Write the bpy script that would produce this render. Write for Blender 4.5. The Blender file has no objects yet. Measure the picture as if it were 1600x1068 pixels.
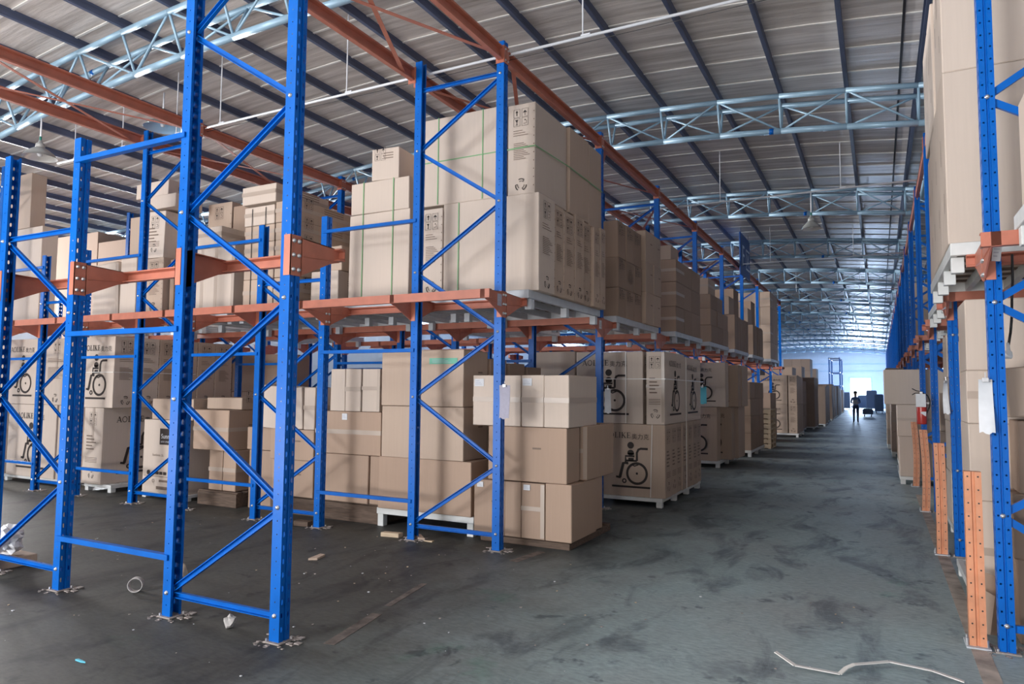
import bpy, bmesh, math, random
from mathutils import Vector, Matrix, Euler

# ------------------------------------------------------------------ camera, light, exposure
SC = bpy.context.scene
COL = SC.collection
rnd = random.Random(7)
PI = math.pi

cam_d = bpy.data.cameras.new('camera')
cam = bpy.data.objects.new('camera', cam_d)
COL.objects.link(cam)
SC.camera = cam
F_PX, YAW, PITCH, ROLL = 1096.0, 0.4817, 0.0673, 0.0088
CAM = Vector((3.7722, -7.0023, 1.8))
_f = Vector((-math.sin(YAW)*math.cos(PITCH), math.cos(YAW)*math.cos(PITCH), math.sin(PITCH)))
_r = Vector((math.cos(YAW), math.sin(YAW), 0))
_u = _r.cross(_f)
_r2 = _r*math.cos(ROLL) + _u*math.sin(ROLL)
_u2 = -_r*math.sin(ROLL) + _u*math.cos(ROLL)
cam.matrix_world = Matrix((( _r2.x, _u2.x, -_f.x, CAM.x), (_r2.y, _u2.y, -_f.y, CAM.y),
                           (_r2.z, _u2.z, -_f.z, CAM.z), (0, 0, 0, 1)))
cam_d.sensor_fit = 'HORIZONTAL'
cam_d.sensor_width = 36.0
cam_d.lens = 36.0*F_PX/1600.0
cam_d.clip_start = 0.05
cam_d.clip_end = 400

SC.view_settings.view_transform = 'Standard'
SC.view_settings.look = 'None'
SC.view_settings.gamma = 1.0
SC.view_settings.use_curve_mapping = False
SC.view_settings.exposure = -0.12
SC.cycles.use_denoising = True
SC.cycles.max_bounces = 6
SC.cycles.diffuse_bounces = 4
SC.cycles.glossy_bounces = 3
SC.cycles.caustics_reflective = False
SC.cycles.caustics_refractive = False
SC.cycles.sample_clamp_indirect = 4.0

world = bpy.data.worlds.new('daylight')
SC.world = world
world.use_nodes = True
_bg = world.node_tree.nodes['Background']
_bg.inputs[0].default_value = (0.82, 0.90, 1.0, 1)
_bg.inputs[1].default_value = 0.25
# the sky is bright towards the far end of the hall (the sun side) and soft elsewhere
_wn, _wl = world.node_tree.nodes, world.node_tree.links
_tc = _wn.new('ShaderNodeTexCoord')
_sp = _wn.new('ShaderNodeSeparateXYZ')
_wl.new(_tc.outputs['Generated'], _sp.inputs[0])
_mr = _wn.new('ShaderNodeMapRange')
_mr.interpolation_type = 'SMOOTHSTEP'
_mr.inputs[1].default_value, _mr.inputs[2].default_value = 0.75, 0.97
_mr.inputs[3].default_value, _mr.inputs[4].default_value = 0.25, 4.0
_wl.new(_sp.outputs['Y'], _mr.inputs[0])
_wl.new(_mr.outputs[0], _bg.inputs[1])


def area(name, loc, target, sx, sy, power, color):
    l = bpy.data.lights.new(name, 'AREA')
    l.shape = 'RECTANGLE'
    l.size, l.size_y, l.energy, l.color = sx, sy, power, color
    o = bpy.data.objects.new(name, l)
    COL.objects.link(o)
    o.location = loc
    o.rotation_euler = (Vector(target)-Vector(loc)).to_track_quat('-Z', 'Y').to_euler()
    return o


# daylight through the open front of the shed (behind the camera) and its high glazing, and through the far doorway
area('front_opening_daylight', (-9.0, -27.0, 3.4), (-1.0, 0, 3.0), 8, 4.0, 3900, (0.94, 0.97, 1.0))
area('added_roof_uplight', (-3.0, -10.2, 0.1), (-2.5, -7.2, 6.6), 16, 4.0, 3100, (1.0, 0.945, 0.90))  # added uplight that brightens the roof, no lamp stands there
area('high_window_daylight', (-4.5, -14.0, 6.6), (-1.0, 1.0, 2.9), 3.4, 1.6, 600, (0.94, 0.97, 1.0))
# unseen fill lamps added along the left wall to brighten the roof
for _i in range(7):
    area('added_side_fill', (-23.4, 3.0+11.0*_i, 5.2), (0.0, 4.0+11.0*_i, 6.2), 9.0, 0.9, (8000, 6000, 2200, 1300, 1100, 1100, 1100)[_i], ((1.0, 0.97, 0.95), (0.93, 0.96, 1.0), (0.75, 0.86, 1.0), (0.55, 0.72, 1.0))[min(_i, 3)])
area('far_door_daylight', (1.95, 81.8, 1.8), (1.95, 40, 1.8), 2.2, 3.4, 7000, (0.50, 0.68, 1.0))


# ------------------------------------------------------------------ materials
def mat(name, base, rough=0.6, metal=0.0, noise=0.0, nscale=8.0, spec=0.5, stretch=(1, 1, 1), rand=0.0, bump=0.0, coord='Object'):
    m = bpy.data.materials.new(name)
    m.use_nodes = True
    nt = m.node_tree
    p = nt.nodes['Principled BSDF']
    p.inputs['Base Color'].default_value = (*base, 1)
    p.inputs['Roughness'].default_value = rough
    p.inputs['Metallic'].default_value = metal
    p.inputs['Specular IOR Level'].default_value = spec
    if noise or rand or bump:
        tc = nt.nodes.new('ShaderNodeTexCoord')
        mp = nt.nodes.new('ShaderNodeMapping')
        mp.inputs['Scale'].default_value = stretch
        nt.links.new(tc.outputs[coord], mp.inputs[0])
        nz = nt.nodes.new('ShaderNodeTexNoise')
        nz.inputs['Scale'].default_value = nscale
        nz.inputs['Detail'].default_value = 4
        nt.links.new(mp.outputs[0], nz.inputs['Vector'])
        mr = nt.nodes.new('ShaderNodeMapRange')
        mr.inputs[1].default_value = 0.3
        mr.inputs[2].default_value = 0.7
        mr.inputs[3].default_value = 1-noise
        mr.inputs[4].default_value = 1+noise
        nt.links.new(nz.outputs[0], mr.inputs[0])
        hsv = nt.nodes.new('ShaderNodeHueSaturation')
        hsv.inputs['Color'].default_value = (*base, 1)
        val = mr.outputs[0]
        if rand:
            oi = nt.nodes.new('ShaderNodeObjectInfo')
            m2 = nt.nodes.new('ShaderNodeMapRange')
            m2.inputs[3].default_value = 1-rand
            m2.inputs[4].default_value = 1+rand
            nt.links.new(oi.outputs['Random'], m2.inputs[0])
            mu = nt.nodes.new('ShaderNodeMath')
            mu.operation = 'MULTIPLY'
            nt.links.new(val, mu.inputs[0])
            nt.links.new(m2.outputs[0], mu.inputs[1])
            val = mu.outputs[0]
        nt.links.new(val, hsv.inputs['Value'])
        nt.links.new(hsv.outputs[0], p.inputs['Base Color'])
        if bump:
            b = nt.nodes.new('ShaderNodeBump')
            b.inputs['Strength'].default_value = bump
            b.inputs['Distance'].default_value = 0.01
            nt.links.new(nz.outputs[0], b.inputs['Height'])
            nt.links.new(b.outputs[0], p.inputs['Normal'])
    return m


M = {}
M['blue'] = mat('blue_powder_coat', (0.0, 0.11, 0.47), 0.32, spec=0.25, noise=0.10, nscale=5, rand=0.06)
M['orange'] = mat('orange_powder_coat', (0.46, 0.155, 0.10), 0.45, noise=0.12, nscale=6)
M['guard'] = mat('guard_orange_paint', (0.64, 0.27, 0.145), 0.42, noise=0.14, nscale=9)
M['bolt'] = mat('zinc_bolt', (0.62, 0.62, 0.64), 0.35, metal=0.8)
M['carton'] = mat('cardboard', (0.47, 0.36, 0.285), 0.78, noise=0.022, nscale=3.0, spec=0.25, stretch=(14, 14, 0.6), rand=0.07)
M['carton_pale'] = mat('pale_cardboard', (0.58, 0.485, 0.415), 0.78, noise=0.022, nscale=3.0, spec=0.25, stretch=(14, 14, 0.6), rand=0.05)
M['carton_brown_shade'] = mat('brown_shaded_cardboard', (0.40, 0.285, 0.215), 0.78, noise=0.022, nscale=3.0, spec=0.25, stretch=(14, 14, 0.6), rand=0.06)  # browner card, with the weaker light on lower tiers put into the colour
M['carton_dark_shade'] = mat('dark_shaded_cardboard', (0.35, 0.25, 0.19), 0.8, noise=0.025, nscale=3.0, spec=0.25, stretch=(14, 14, 0.6), rand=0.08)  # dark card; shade of the deep and far stacks is put into the colour
M['ink'] = mat('print_ink', (0.035, 0.025, 0.022), 0.7)
M['ink_faint'] = mat('faint_print_ink', (0.20, 0.145, 0.115), 0.8)
M['blue_ink'] = mat('blue_marker_ink', (0.05, 0.09, 0.5), 0.7)
M['seam'] = mat('carton_gap', (0.16, 0.105, 0.075), 0.9)
M['tape'] = mat('clear_packing_tape', (0.44, 0.355, 0.295), 0.33, spec=0.5)
M['paper'] = mat('white_paper', (0.66, 0.67, 0.70), 0.8, noise=0.04, nscale=20)
M['paper_print'] = mat('grey_print', (0.42, 0.43, 0.5), 0.8)
M['grey_paper'] = mat('dirty_paper', (0.42, 0.40, 0.39), 0.85, noise=0.15, nscale=25)
M['lilac_paper'] = mat('lilac_paper', (0.38, 0.37, 0.46), 0.8, noise=0.06, nscale=30)
M['cyan_card'] = mat('cyan_card', (0.10, 0.46, 0.60), 0.7)
M['green_card'] = mat('green_card', (0.16, 0.45, 0.33), 0.7)
M['pallet_steel'] = mat('grey_painted_pallet', (0.50, 0.53, 0.57), 0.5, noise=0.07, nscale=7)
M['pallet_white'] = mat('white_painted_pallet', (0.66, 0.67, 0.66), 0.5, noise=0.08, nscale=7)
M['wood'] = mat('weathered_shaded_wood', (0.115, 0.078, 0.058), 0.85, noise=0.3, nscale=6, stretch=(1, 6, 8))  # shade under the stacks is put into this dark wood colour
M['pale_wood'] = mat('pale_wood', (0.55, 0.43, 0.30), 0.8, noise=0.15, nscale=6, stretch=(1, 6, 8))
M['green_strap'] = mat('green_strap', (0.16, 0.36, 0.16), 0.4)
M['white_strap'] = mat('white_strap', (0.75, 0.72, 0.68), 0.4)
M['truss'] = mat('pale_blue_steel', (0.31, 0.47, 0.60), 0.38, noise=0.12, nscale=3, metal=0.1)
M['purlin'] = mat('dark_blue_purlin', (0.075, 0.095, 0.165), 0.45, noise=0.35, nscale=2.0, stretch=(6, 0.6, 6))
M['white_pipe'] = mat('white_conduit', (0.72, 0.74, 0.78), 0.4)
M['lamp'] = mat('grey_enamel', (0.36, 0.37, 0.36), 0.4, noise=0.08, nscale=12)
M['lamp_in'] = mat('lamp_reflector', (0.8, 0.78, 0.76), 0.2, metal=0.5)
M['green_plastic'] = mat('green_plastic', (0.02, 0.2, 0.15), 0.5)
M['red'] = mat('red_enamel', (0.42, 0.035, 0.03), 0.3)
M['rubber'] = mat('black_rubber', (0.02, 0.02, 0.022), 0.5)
M['sign_blue'] = mat('sign_blue', (0.005, 0.07, 0.30), 0.4)
M['sign_white'] = mat('sign_lettering', (0.80, 0.88, 0.95), 0.5)
M['wall'] = mat('painted_wall', (0.50, 0.55, 0.62), 0.8, noise=0.06, nscale=1.0, coord='Object')
M['lamp_blue_in'] = mat('bluish_lamp_reflector', (0.3, 0.5, 0.7), 0.4)  # bluish inside of the wide pendant lamp
M['skin'] = mat('skin', (0.45, 0.27, 0.2), 0.6)
M['shirt'] = mat('blue_shirt', (0.18, 0.27, 0.50), 0.8)
M['jeans'] = mat('dark_jeans', (0.02, 0.04, 0.09), 0.8)
M['hair'] = mat('dark_hair', (0.02, 0.018, 0.016), 0.7)
M['dark_plastic'] = mat('dark_blue_machine_paint', (0.03, 0.06, 0.13), 0.4)
M['concrete_chip'] = mat('mortar_crumbs', (0.32, 0.28, 0.26), 0.95, noise=0.3, nscale=60)
M['plastic_film'] = mat('white_plastic_film', (0.75, 0.75, 0.76), 0.25)
M['line_faint'] = mat('faded_floor_line', (0.125, 0.10, 0.088), 0.85, noise=0.5, nscale=9)
M['line_paint'] = mat('worn_tan_line', (0.42, 0.36, 0.31), 0.8, noise=0.4, nscale=6)


def floor_material():
    m = bpy.data.materials.new('stained_green_grey_floor')
    m.use_nodes = True
    nt = m.node_tree
    N, L = nt.nodes, nt.links
    p = N['Principled BSDF']
    p.inputs['Roughness'].default_value = 0.5
    p.inputs['Specular IOR Level'].default_value = 0.2
    tc = N.new('ShaderNodeTexCoord')

    def noise(scale, stretch, detail=6, dist=0.0, rot=0.0):
        mp = N.new('ShaderNodeMapping')
        mp.inputs['Scale'].default_value = stretch
        mp.inputs['Rotation'].default_value = (0, 0, rot)
        L.new(tc.outputs['Object'], mp.inputs[0])
        n = N.new('ShaderNodeTexNoise')
        n.inputs['Scale'].default_value = scale
        n.inputs['Detail'].default_value = detail
        n.inputs['Roughness'].default_value = 0.65
        n.inputs['Distortion'].default_value = dist
        L.new(mp.outputs[0], n.inputs['Vector'])
        return n.outputs[0]

    def ramp(src, stops):
        r = N.new('ShaderNodeValToRGB')
        e = r.color_ramp.elements
        e[0].position, e[0].color = stops[0][0], (*stops[0][1], 1)
        e[1].position, e[1].color = stops[1][0], (*stops[1][1], 1)
        for s in stops[2:]:
            x = e.new(s[0])
            x.color = (*s[1], 1)
        L.new(src, r.inputs[0])
        return r.outputs[0]

    def mix(a, b, fac, mode='MIX'):
        x = N.new('ShaderNodeMix')
        x.data_type = 'RGBA'
        x.blend_type = mode
        L.new(a, x.inputs[6])
        L.new(b, x.inputs[7])
        if isinstance(fac, float):
            x.inputs[0].default_value = fac
        else:
            L.new(fac, x.inputs[0])
        return x.outputs[2]
    base = ramp(noise(0.7, (1, 1, 1)), [(0.3, (0.27, 0.28, 0.275)), (0.7, (0.36, 0.42, 0.41))])
    brown = ramp(noise(0.45, (1, 1, 1), 3), [(0.45, (0.32, 0.37, 0.37)), (0.75, (0.33, 0.30, 0.285))])
    c = mix(base, brown, 0.5)
    blot = ramp(noise(1.3, (1.6, 0.7, 1), 8, 0.6, 0.3), [(0.36, (0.42, 0.42, 0.47)), (0.50, (1, 1, 1))])
    c = mix(c, blot, 0.85, 'MULTIPLY')
    spots = ramp(noise(2.6, (1.0, 1.0, 1), 4, 0.3), [(0.32, (0.38, 0.39, 0.44)), (0.38, (1, 1, 1))])
    c = mix(c, spots, 0.8, 'MULTIPLY')
    fine = ramp(noise(14, (1, 2.5, 1), 5, 0.2, 0.45), [(0.3, (0.7, 0.7, 0.7)), (0.7, (1.22, 1.22, 1.22))])
    c = mix(c, fine, 0.8, 'MULTIPLY')
    scr = ramp(noise(5, (7, 0.5, 1), 3, 0.5, -0.9), [(0.70, (1, 1, 1)), (0.76, (1.35, 1.4, 1.4))])
    c = mix(c, scr, 0.5, 'MULTIPLY')
    green = ramp(noise(0.9, (1, 1, 1), 5, 0.4, 1.0), [(0.62, (1, 1, 1)), (0.75, (0.66, 1.05, 0.86))])
    c = mix(c, green, 0.85, 'MULTIPLY')
    # dusty brown lanes, cleaner grey green aisle; dim lanes and aisle light also put into the tint
    sx = N.new('ShaderNodeSeparateXYZ')
    L.new(tc.outputs['Object'], sx.inputs[0])
    wob = N.new('ShaderNodeMath')
    wob.operation = 'MULTIPLY_ADD'
    L.new(noise(0.5, (1, 1, 1), 4), wob.inputs[0])
    wob.inputs[1].default_value = 3.0
    L.new(sx.outputs[0], wob.inputs[2])
    md = N.new('ShaderNodeMapRange')
    md.interpolation_type = 'SMOOTHSTEP'
    md.inputs[1].default_value = 1.2
    md.inputs[2].default_value = 4.6
    L.new(wob.outputs[0], md.inputs[0])
    dust_light = N.new('ShaderNodeMix')
    dust_light.data_type = 'RGBA'
    L.new(md.outputs[0], dust_light.inputs[0])
    dust_light.inputs[6].default_value = (0.24, 0.215, 0.20, 1)
    dust_light.inputs[7].default_value = (1.06, 1.17, 1.22, 1)
    c = mix(c, dust_light.outputs[2], 1.0, 'MULTIPLY')
    L.new(c, p.inputs['Base Color'])
    mr = N.new('ShaderNodeMapRange')
    mr.inputs[3].default_value = 0.45
    mr.inputs[4].default_value = 0.72
    L.new(noise(3, (1, 1, 1)), mr.inputs[0])
    L.new(mr.outputs[0], p.inputs['Roughness'])
    return m


def roof_material():
    m = bpy.data.materials.new('aged_roof_sheet')
    m.use_nodes = True
    nt = m.node_tree
    N, L = nt.nodes, nt.links
    p = N['Principled BSDF']
    p.inputs['Roughness'].default_value = 0.42
    p.inputs['Metallic'].default_value = 0.1
    tc = N.new('ShaderNodeTexCoord')
    mp = N.new('ShaderNodeMapping')
    mp.inputs['Scale'].default_value = (0.35, 5, 1)
    L.new(tc.outputs['Object'], mp.inputs[0])
    n = N.new('ShaderNodeTexNoise')
    n.inputs['Scale'].default_value = 1.6
    n.inputs['Detail'].default_value = 7
    n.inputs['Roughness'].default_value = 0.62
    L.new(mp.outputs[0], n.inputs['Vector'])
    r = N.new('ShaderNodeValToRGB')
    e = r.color_ramp.elements
    e[0].position, e[0].color = 0.3, (0.42, 0.38, 0.35, 1)
    e[1].position, e[1].color = 0.72, (0.88, 0.84, 0.81, 1)
    L.new(n.outputs[0], r.inputs[0])
    L.new(r.outputs[0], p.inputs['Base Color'])
    b = N.new('ShaderNodeBump')
    b.inputs['Strength'].default_value = 0.35
    b.inputs['Distance'].default_value = 0.05
    L.new(n.outputs[0], b.inputs['Height'])
    L.new(b.outputs[0], p.inputs['Normal'])
    return m


M['floor'] = floor_material()
M['roof'] = roof_material()
M['roof_seam'] = mat('sheet_lap_glint', (0.92, 0.91, 0.88), 0.35, metal=0.3)  # light caught along the laps is put into this paler colour


# ------------------------------------------------------------------ helpers
class MB:
    """collects shapes into one mesh"""
    def __init__(s):
        s.v, s.f, s.m, s.mats = [], [], [], []

    def mi(s, key):
        if key not in s.mats:
            s.mats.append(key)
        return s.mats.index(key)

    def add(s, verts, faces, key, xf=None):
        n = len(s.v)
        i = s.mi(key)
        for v in verts:
            s.v.append(tuple(xf @ Vector(v)) if xf else tuple(v))
        for f in faces:
            s.f.append([n+k for k in f])
            s.m.append(i)

    def box(s, x0, x1, y0, y1, z0, z1, key, xf=None):
        v = [(x0, y0, z0), (x1, y0, z0), (x1, y1, z0), (x0, y1, z0), (x0, y0, z1), (x1, y0, z1), (x1, y1, z1), (x0, y1, z1)]
        s.add(v, [(0, 3, 2, 1), (4, 5, 6, 7), (0, 1, 5, 4), (1, 2, 6, 5), (2, 3, 7, 6), (3, 0, 4, 7)], key, xf)

    def rbox(s, x0, x1, y0, y1, z0, z1, b, key, jit=0.0):
        """box with chamfered edges and slightly uneven corners"""
        X, Y, Z = (x0, x1), (y0, y1), (z0, z1)
        v, idx = [], {}
        for i in (0, 1):
            for j in (0, 1):
                for k in (0, 1):
                    d = [rnd.uniform(-jit, jit) for _ in range(3)]
                    if k == 0:
                        d[2] = 0
                    sx, sy, sz = 1-2*i, 1-2*j, 1-2*k
                    c = (X[i]+d[0], Y[j]+d[1], Z[k]+d[2])
                    for a in range(3):
                        q = [c[0]+sx*b, c[1]+sy*b, c[2]+sz*b]
                        q[a] = c[a]
                        idx[(i, j, k, a)] = len(v)
                        v.append(q)
        f = []
        for a in range(3):
            o = [t for t in range(3) if t != a]
            for sd in (0, 1):
                loop = []
                for p_, q_ in ((0, 0), (1, 0), (1, 1), (0, 1)):
                    t = [0, 0, 0]
                    t[a], t[o[0]], t[o[1]] = sd, p_, q_
                    loop.append(idx[(*t, a)])
                f.append(loop)
        for a in range(3):            # edges along axis a
            o = [t for t in range(3) if t != a]
            for p_ in (0, 1):
                for q_ in (0, 1):
                    t0, t1 = [0, 0, 0], [0, 0, 0]
                    t0[a], t1[a] = 0, 1
                    for t in (t0, t1):
                        t[o[0]], t[o[1]] = p_, q_
                    f.append([idx[(*t0, o[0])], idx[(*t1, o[0])], idx[(*t1, o[1])], idx[(*t0, o[1])]])
        for i in (0, 1):
            for j in (0, 1):
                for k in (0, 1):
                    f.append([idx[(i, j, k, a)] for a in range(3)])
        s.add(v, f, key)

    def prism(s, poly, z0, z1, key, xf=None):
        n = len(poly)
        v = [(x, y, z0) for x, y in poly]+[(x, y, z1) for x, y in poly]
        f = [tuple(range(n-1, -1, -1)), tuple(range(n, 2*n))]+[(i, (i+1) % n, n+(i+1) % n, n+i) for i in range(n)]
        s.add(v, f, key, xf)

    def bar(s, a, b, prof, key, up=(0, 0, 1)):
        """sweep a 2D profile (side, up) from a to b"""
        a, b = Vector(a), Vector(b)
        d = (b-a).normalized()
        u = Vector(up)
        if abs(d.dot(u)) > 0.98:
            u = Vector((0, 1, 0))
        r = d.cross(u).normalized()
        u = r.cross(d)
        n = len(prof)
        v = [a+r*p+u*q for p, q in prof]+[b+r*p+u*q for p, q in prof]
        f = [tuple(range(n)), tuple(range(2*n-1, n-1, -1))]+[(i, n+i, n+(i+1) % n, (i+1) % n) for i in range(n)]
        s.add(v, f, key)

    def tube(s, a, b, r, key, n=10, r2=None):
        r2 = r if r2 is None else r2
        a, b = Vector(a), Vector(b)
        d = (b-a).normalized()
        u = Vector((0, 0, 1)) if abs(d.z) < 0.95 else Vector((1, 0, 0))
        e1 = d.cross(u).normalized()
        e2 = d.cross(e1)
        v = []
        for c, rr in ((a, r), (b, r2)):
            for i in range(n):
                t = 2*PI*i/n
                v.append(c+(e1*math.cos(t)+e2*math.sin(t))*rr)
        f = [(i, (i+1) % n, n+(i+1) % n, n+i) for i in range(n)]+[tuple(range(n-1, -1, -1)), tuple(range(n, 2*n))]
        s.add(v, f, key)

    def path(s, pts, r, key, n=8):
        for a, b in zip(pts, pts[1:]):
            s.tube(a, b, r, key, n)

    def lathe(s, prof, key, n=24, xf=None):
        v, f = [], []
        for r, z in prof:
            for i in range(n):
                t = 2*PI*i/n
                v.append((r*math.cos(t), r*math.sin(t), z))
        for k in range(len(prof)-1):
            for i in range(n):
                f.append((k*n+i, k*n+(i+1) % n, (k+1)*n+(i+1) % n, (k+1)*n+i))
        s.add(v, f, key, xf)

    def mesh(s, name, smooth=False):
        me = bpy.data.meshes.new(name)
        me.from_pydata(s.v, [], s.f)
        for k in s.mats:
            me.materials.append(M[k])
        me.polygons.foreach_set('material_index', s.m)
        if smooth:
            me.polygons.foreach_set('use_smooth', [True]*len(me.polygons))
        me.update()
        return me


def fixn(me):
    bm = bmesh.new()
    bm.from_mesh(me)
    bmesh.ops.recalc_face_normals(bm, faces=bm.faces)
    bm.to_mesh(me)
    bm.free()
    return me


def link(name, me, parent=None, loc=(0, 0, 0), rot=(0, 0, 0)):
    o = bpy.data.objects.new(name, me)
    COL.objects.link(o)
    o.location = loc
    o.rotation_euler = rot
    if parent is not None:
        o.parent = parent
    return o


def tag(o, label=None, cat=None, group=None, kind=None):
    if label:
        o['label'] = label
    if cat:
        o['category'] = cat
    if group:
        o['group'] = group
    if kind:
        o['kind'] = kind
    return o


def empty(name, loc=(0, 0, 0), rotz=0.0):
    o = bpy.data.objects.new(name, None)
    COL.objects.link(o)
    o.empty_display_size = 0.1
    o.location = loc
    o.rotation_euler = (0, 0, rotz)
    return o


def dup(root, loc, label, group=None, skip=(), scale=None):
    r = root.copy()
    COL.objects.link(r)
    r.location = loc
    if scale:
        r.scale = scale
    r['label'] = label
    if group:
        r['group'] = group
    for ch in KIDS[root.name]:
        if ch[0].name.split('.')[0] in skip:
            continue
        c = ch[0].copy()
        COL.objects.link(c)
        c.parent = r
        for g in ch[1]:
            d = g.copy()
            COL.objects.link(d)
            d.parent = c
    return r


KIDS = {}


def register(root):
    by = {}
    for o in COL.objects:
        if o.parent is not None:
            by.setdefault(o.parent.name, []).append(o)
    KIDS[root.name] = [(c, list(by.get(c.name, []))) for c in by.get(root.name, [])]


ORD = ['zeroth', 'first', 'second', 'third', 'fourth', 'fifth', 'sixth', 'seventh', 'eighth', 'ninth', 'tenth', 'eleventh',
       'twelfth', 'thirteenth', 'fourteenth', 'fifteenth', 'sixteenth', 'seventeenth', 'eighteenth', 'nineteenth', 'twentieth',
       'twenty-first', 'twenty-second', 'twenty-third', 'twenty-fourth', 'twenty-fifth', 'twenty-sixth']

# world grid of the racking
D = 3.228            # row spacing along the aisle
FA, FB = 1.249, 1.382  # frame depth, gap between frames
HT, HS = 5.85, 4.06  # tall and short uprights
LV = 2.885           # top of the support rails
PIT = 0.0942
NODE = [0.19+0.754*i for i in range(8)]
XR, RY = 4.475, -0.93
TB0, TB1 = 5.62, 5.78


# ------------------------------------------------------------------ the shell
def roof_z(x):
    t = x+2.0
    if t < -8.0:
        return 6.67-0.0095*64-0.03*(-8.0-t)+0.27
    return 6.67-0.0095*t*t+0.27


def build_shell():
    m = MB()
    m.box(-24, 9.5, -12.4, 100, -0.2, 0, 'floor')
    tag(link('floor', m.mesh('floor')), 'worn grey green concrete warehouse floor with dark stains', 'floor', kind='structure')
    # roof: arched sheets running across, laps every 0.83 m
    m = MB()
    xs = [-24+i*0.75 for i in range(int(33.0/0.75)+2)]
    y0, y1 = -12.4, 82.0
    top, bot = [(x, roof_z(x)+0.06) for x in xs], [(x, roof_z(x)) for x in xs]
    n = len(xs)
    v = [(x, y0, z) for x, z in bot]+[(x, y1, z) for x, z in bot]+[(x, y0, z) for x, z in top]+[(x, y1, z) for x, z in top]
    f = []
    for i in range(n-1):
        f.append((i, n+i, n+i+1, i+1))
        f.append((2*n+i, 2*n+i+1, 3*n+i+1, 3*n+i))
    m.add(v, f, 'roof')
    k = 0
    y = y0+0.3
    while y < y1:
        k += 1
        for i in range(n-1):
            (xa, za), (xb, zb) = bot[i], bot[i+1]
            m.add([(xa, y, za-0.012), (xb, y, zb-0.012), (xb, y+0.034, zb-0.012), (xa, y+0.034, za-0.012),
                   (xa, y, za), (xb, y, zb), (xb, y+0.034, zb), (xa, y+0.034, za)],
                  [(0, 1, 2, 3), (0, 4, 5, 1), (3, 2, 6, 7)], 'roof_seam')
        y += 0.83
    tag(link('ceiling', m.mesh('ceiling')), 'underside of arched roof in weathered grey metal sheets', 'ceiling', kind='structure')
    # dark lap line near the right hand eave
    m = MB()
    x = 4.16
    m.box(x-0.015, x+0.015, -12, 80, roof_z(x)-0.02, roof_z(x)+0.01, 'rubber')
    tag(link('trim_1', m.mesh('roof_lap_line')), 'thin dark lap line between roof sheets along the eave', 'trim', kind='structure')
    # far wall with the doorway
    m = MB()
    dx0, dx1, dh = 0.88, 2.98, 3.42
    W = 'wall'
    m.box(-24, dx0, 82, 82.2, 0, 7.2, W)
    m.box(dx1, 9.5, 82, 82.2, 0, 7.2, W)
    m.box(dx0, dx1, 82, 82.2, dh, 7.2, W)
    for zz in (4.2, 5.0):
        m.box(-24, 9.5, 81.95, 82.0, zz, zz+0.08, 'truss')
    tag(link('wall_back', m.mesh('wall_back')), 'pale blue grey end wall around the bright far doorway', 'wall', kind='structure')
    m = MB()
    for a, b in ((dx0-0.12, dx0), (dx1, dx1+0.12)):
        m.box(a, b, 81.9, 82.2, 0, dh, 'truss')
    m.box(dx0-0.12, dx1+0.12, 81.9, 82.2, dh, dh+0.12, 'truss')
    tag(link('door_1', m.mesh('door_frame')), 'open far doorway glaring with daylight', 'doorway', kind='structure')
    m = MB()
    m.box(9.3, 9.5, -12.4, 82, 0, roof_z(9.4), 'wall')
    tag(link('wall_right', m.mesh('wall_right')), 'painted side wall behind the right hand racks', 'wall', kind='structure')
    m = MB()
    m.box(-24, -23.8, -12.4, 82, 0, roof_z(-23.9), 'wall')
    tag(link('wall_left', m.mesh('wall_left')), 'painted side wall beyond the left hand racks', 'wall', kind='structure')
    # purlins, one channel each
    prof = [(-0.035, 0), (0.035, 0), (0.035, -0.12), (-0.02, -0.12), (-0.02, -0.105), (0.02, -0.105), (0.02, -0.012), (-0.035, -0.012)]
    x = 3.43+0.97
    i = 0
    xs = []
    while x > -20:
        xs.append(x)
        x -= 0.975
    xs.append(5.4)
    xs.append(6.4)
    for i, x in enumerate(xs):
        mb = MB()
        z = roof_z(x)
        mb.bar((0, -12.2, 0), (0, 82, 0), prof, 'purlin')
        o = link('roof_beam', mb.mesh('roof_purlin'), loc=(x, 0, z))
        tag(o, 'dark blue roof purlin running lengthwise under the sheets', 'purlin', 'roof purlins', 'structure')
    # floor lines
    def line(n, pts, w, lab, key='line_faint'):
        mb = MB()
        for (a, b) in zip(pts, pts[1:]):
            a, b = Vector((*a, 0)), Vector((*b, 0))
            d = (b-a).normalized()
            s = Vector((-d.y, d.x, 0))*w/2
            mb.add([a-s, b-s, b+s, a+s, a-s+Vector((0, 0, .002)), b-s+Vector((0, 0, .002)), b+s+Vector((0, 0, .002)), a+s+Vector((0, 0, .002))],
                   [(4, 5, 6, 7), (0, 1, 5, 4), (1, 2, 6, 5), (2, 3, 7, 6), (3, 0, 4, 7)], key)
        tag(link('trim_%d' % n, mb.mesh('floor_line')), lab, 'floor line', kind='structure')
    line(2, [(4.36, -6), (4.36, 7.5)], 0.11, 'worn tan line on the floor along the orange guard posts', 'line_paint')
    line(3, [(0.30, -3.1), (0.17, -2.4)], 0.09, 'worn tan floor line patch beside the nearest blue post')
    line(4, [(0.12, -2.2), (0.0, -1.5)], 0.06, 'faded sliver of tan floor line in the open bay')
    line(5, [(0.33, -0.35), (0.40, 0.2)], 0.10, 'worn tan floor line patch in front of wooden pallet')


build_shell()


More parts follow.
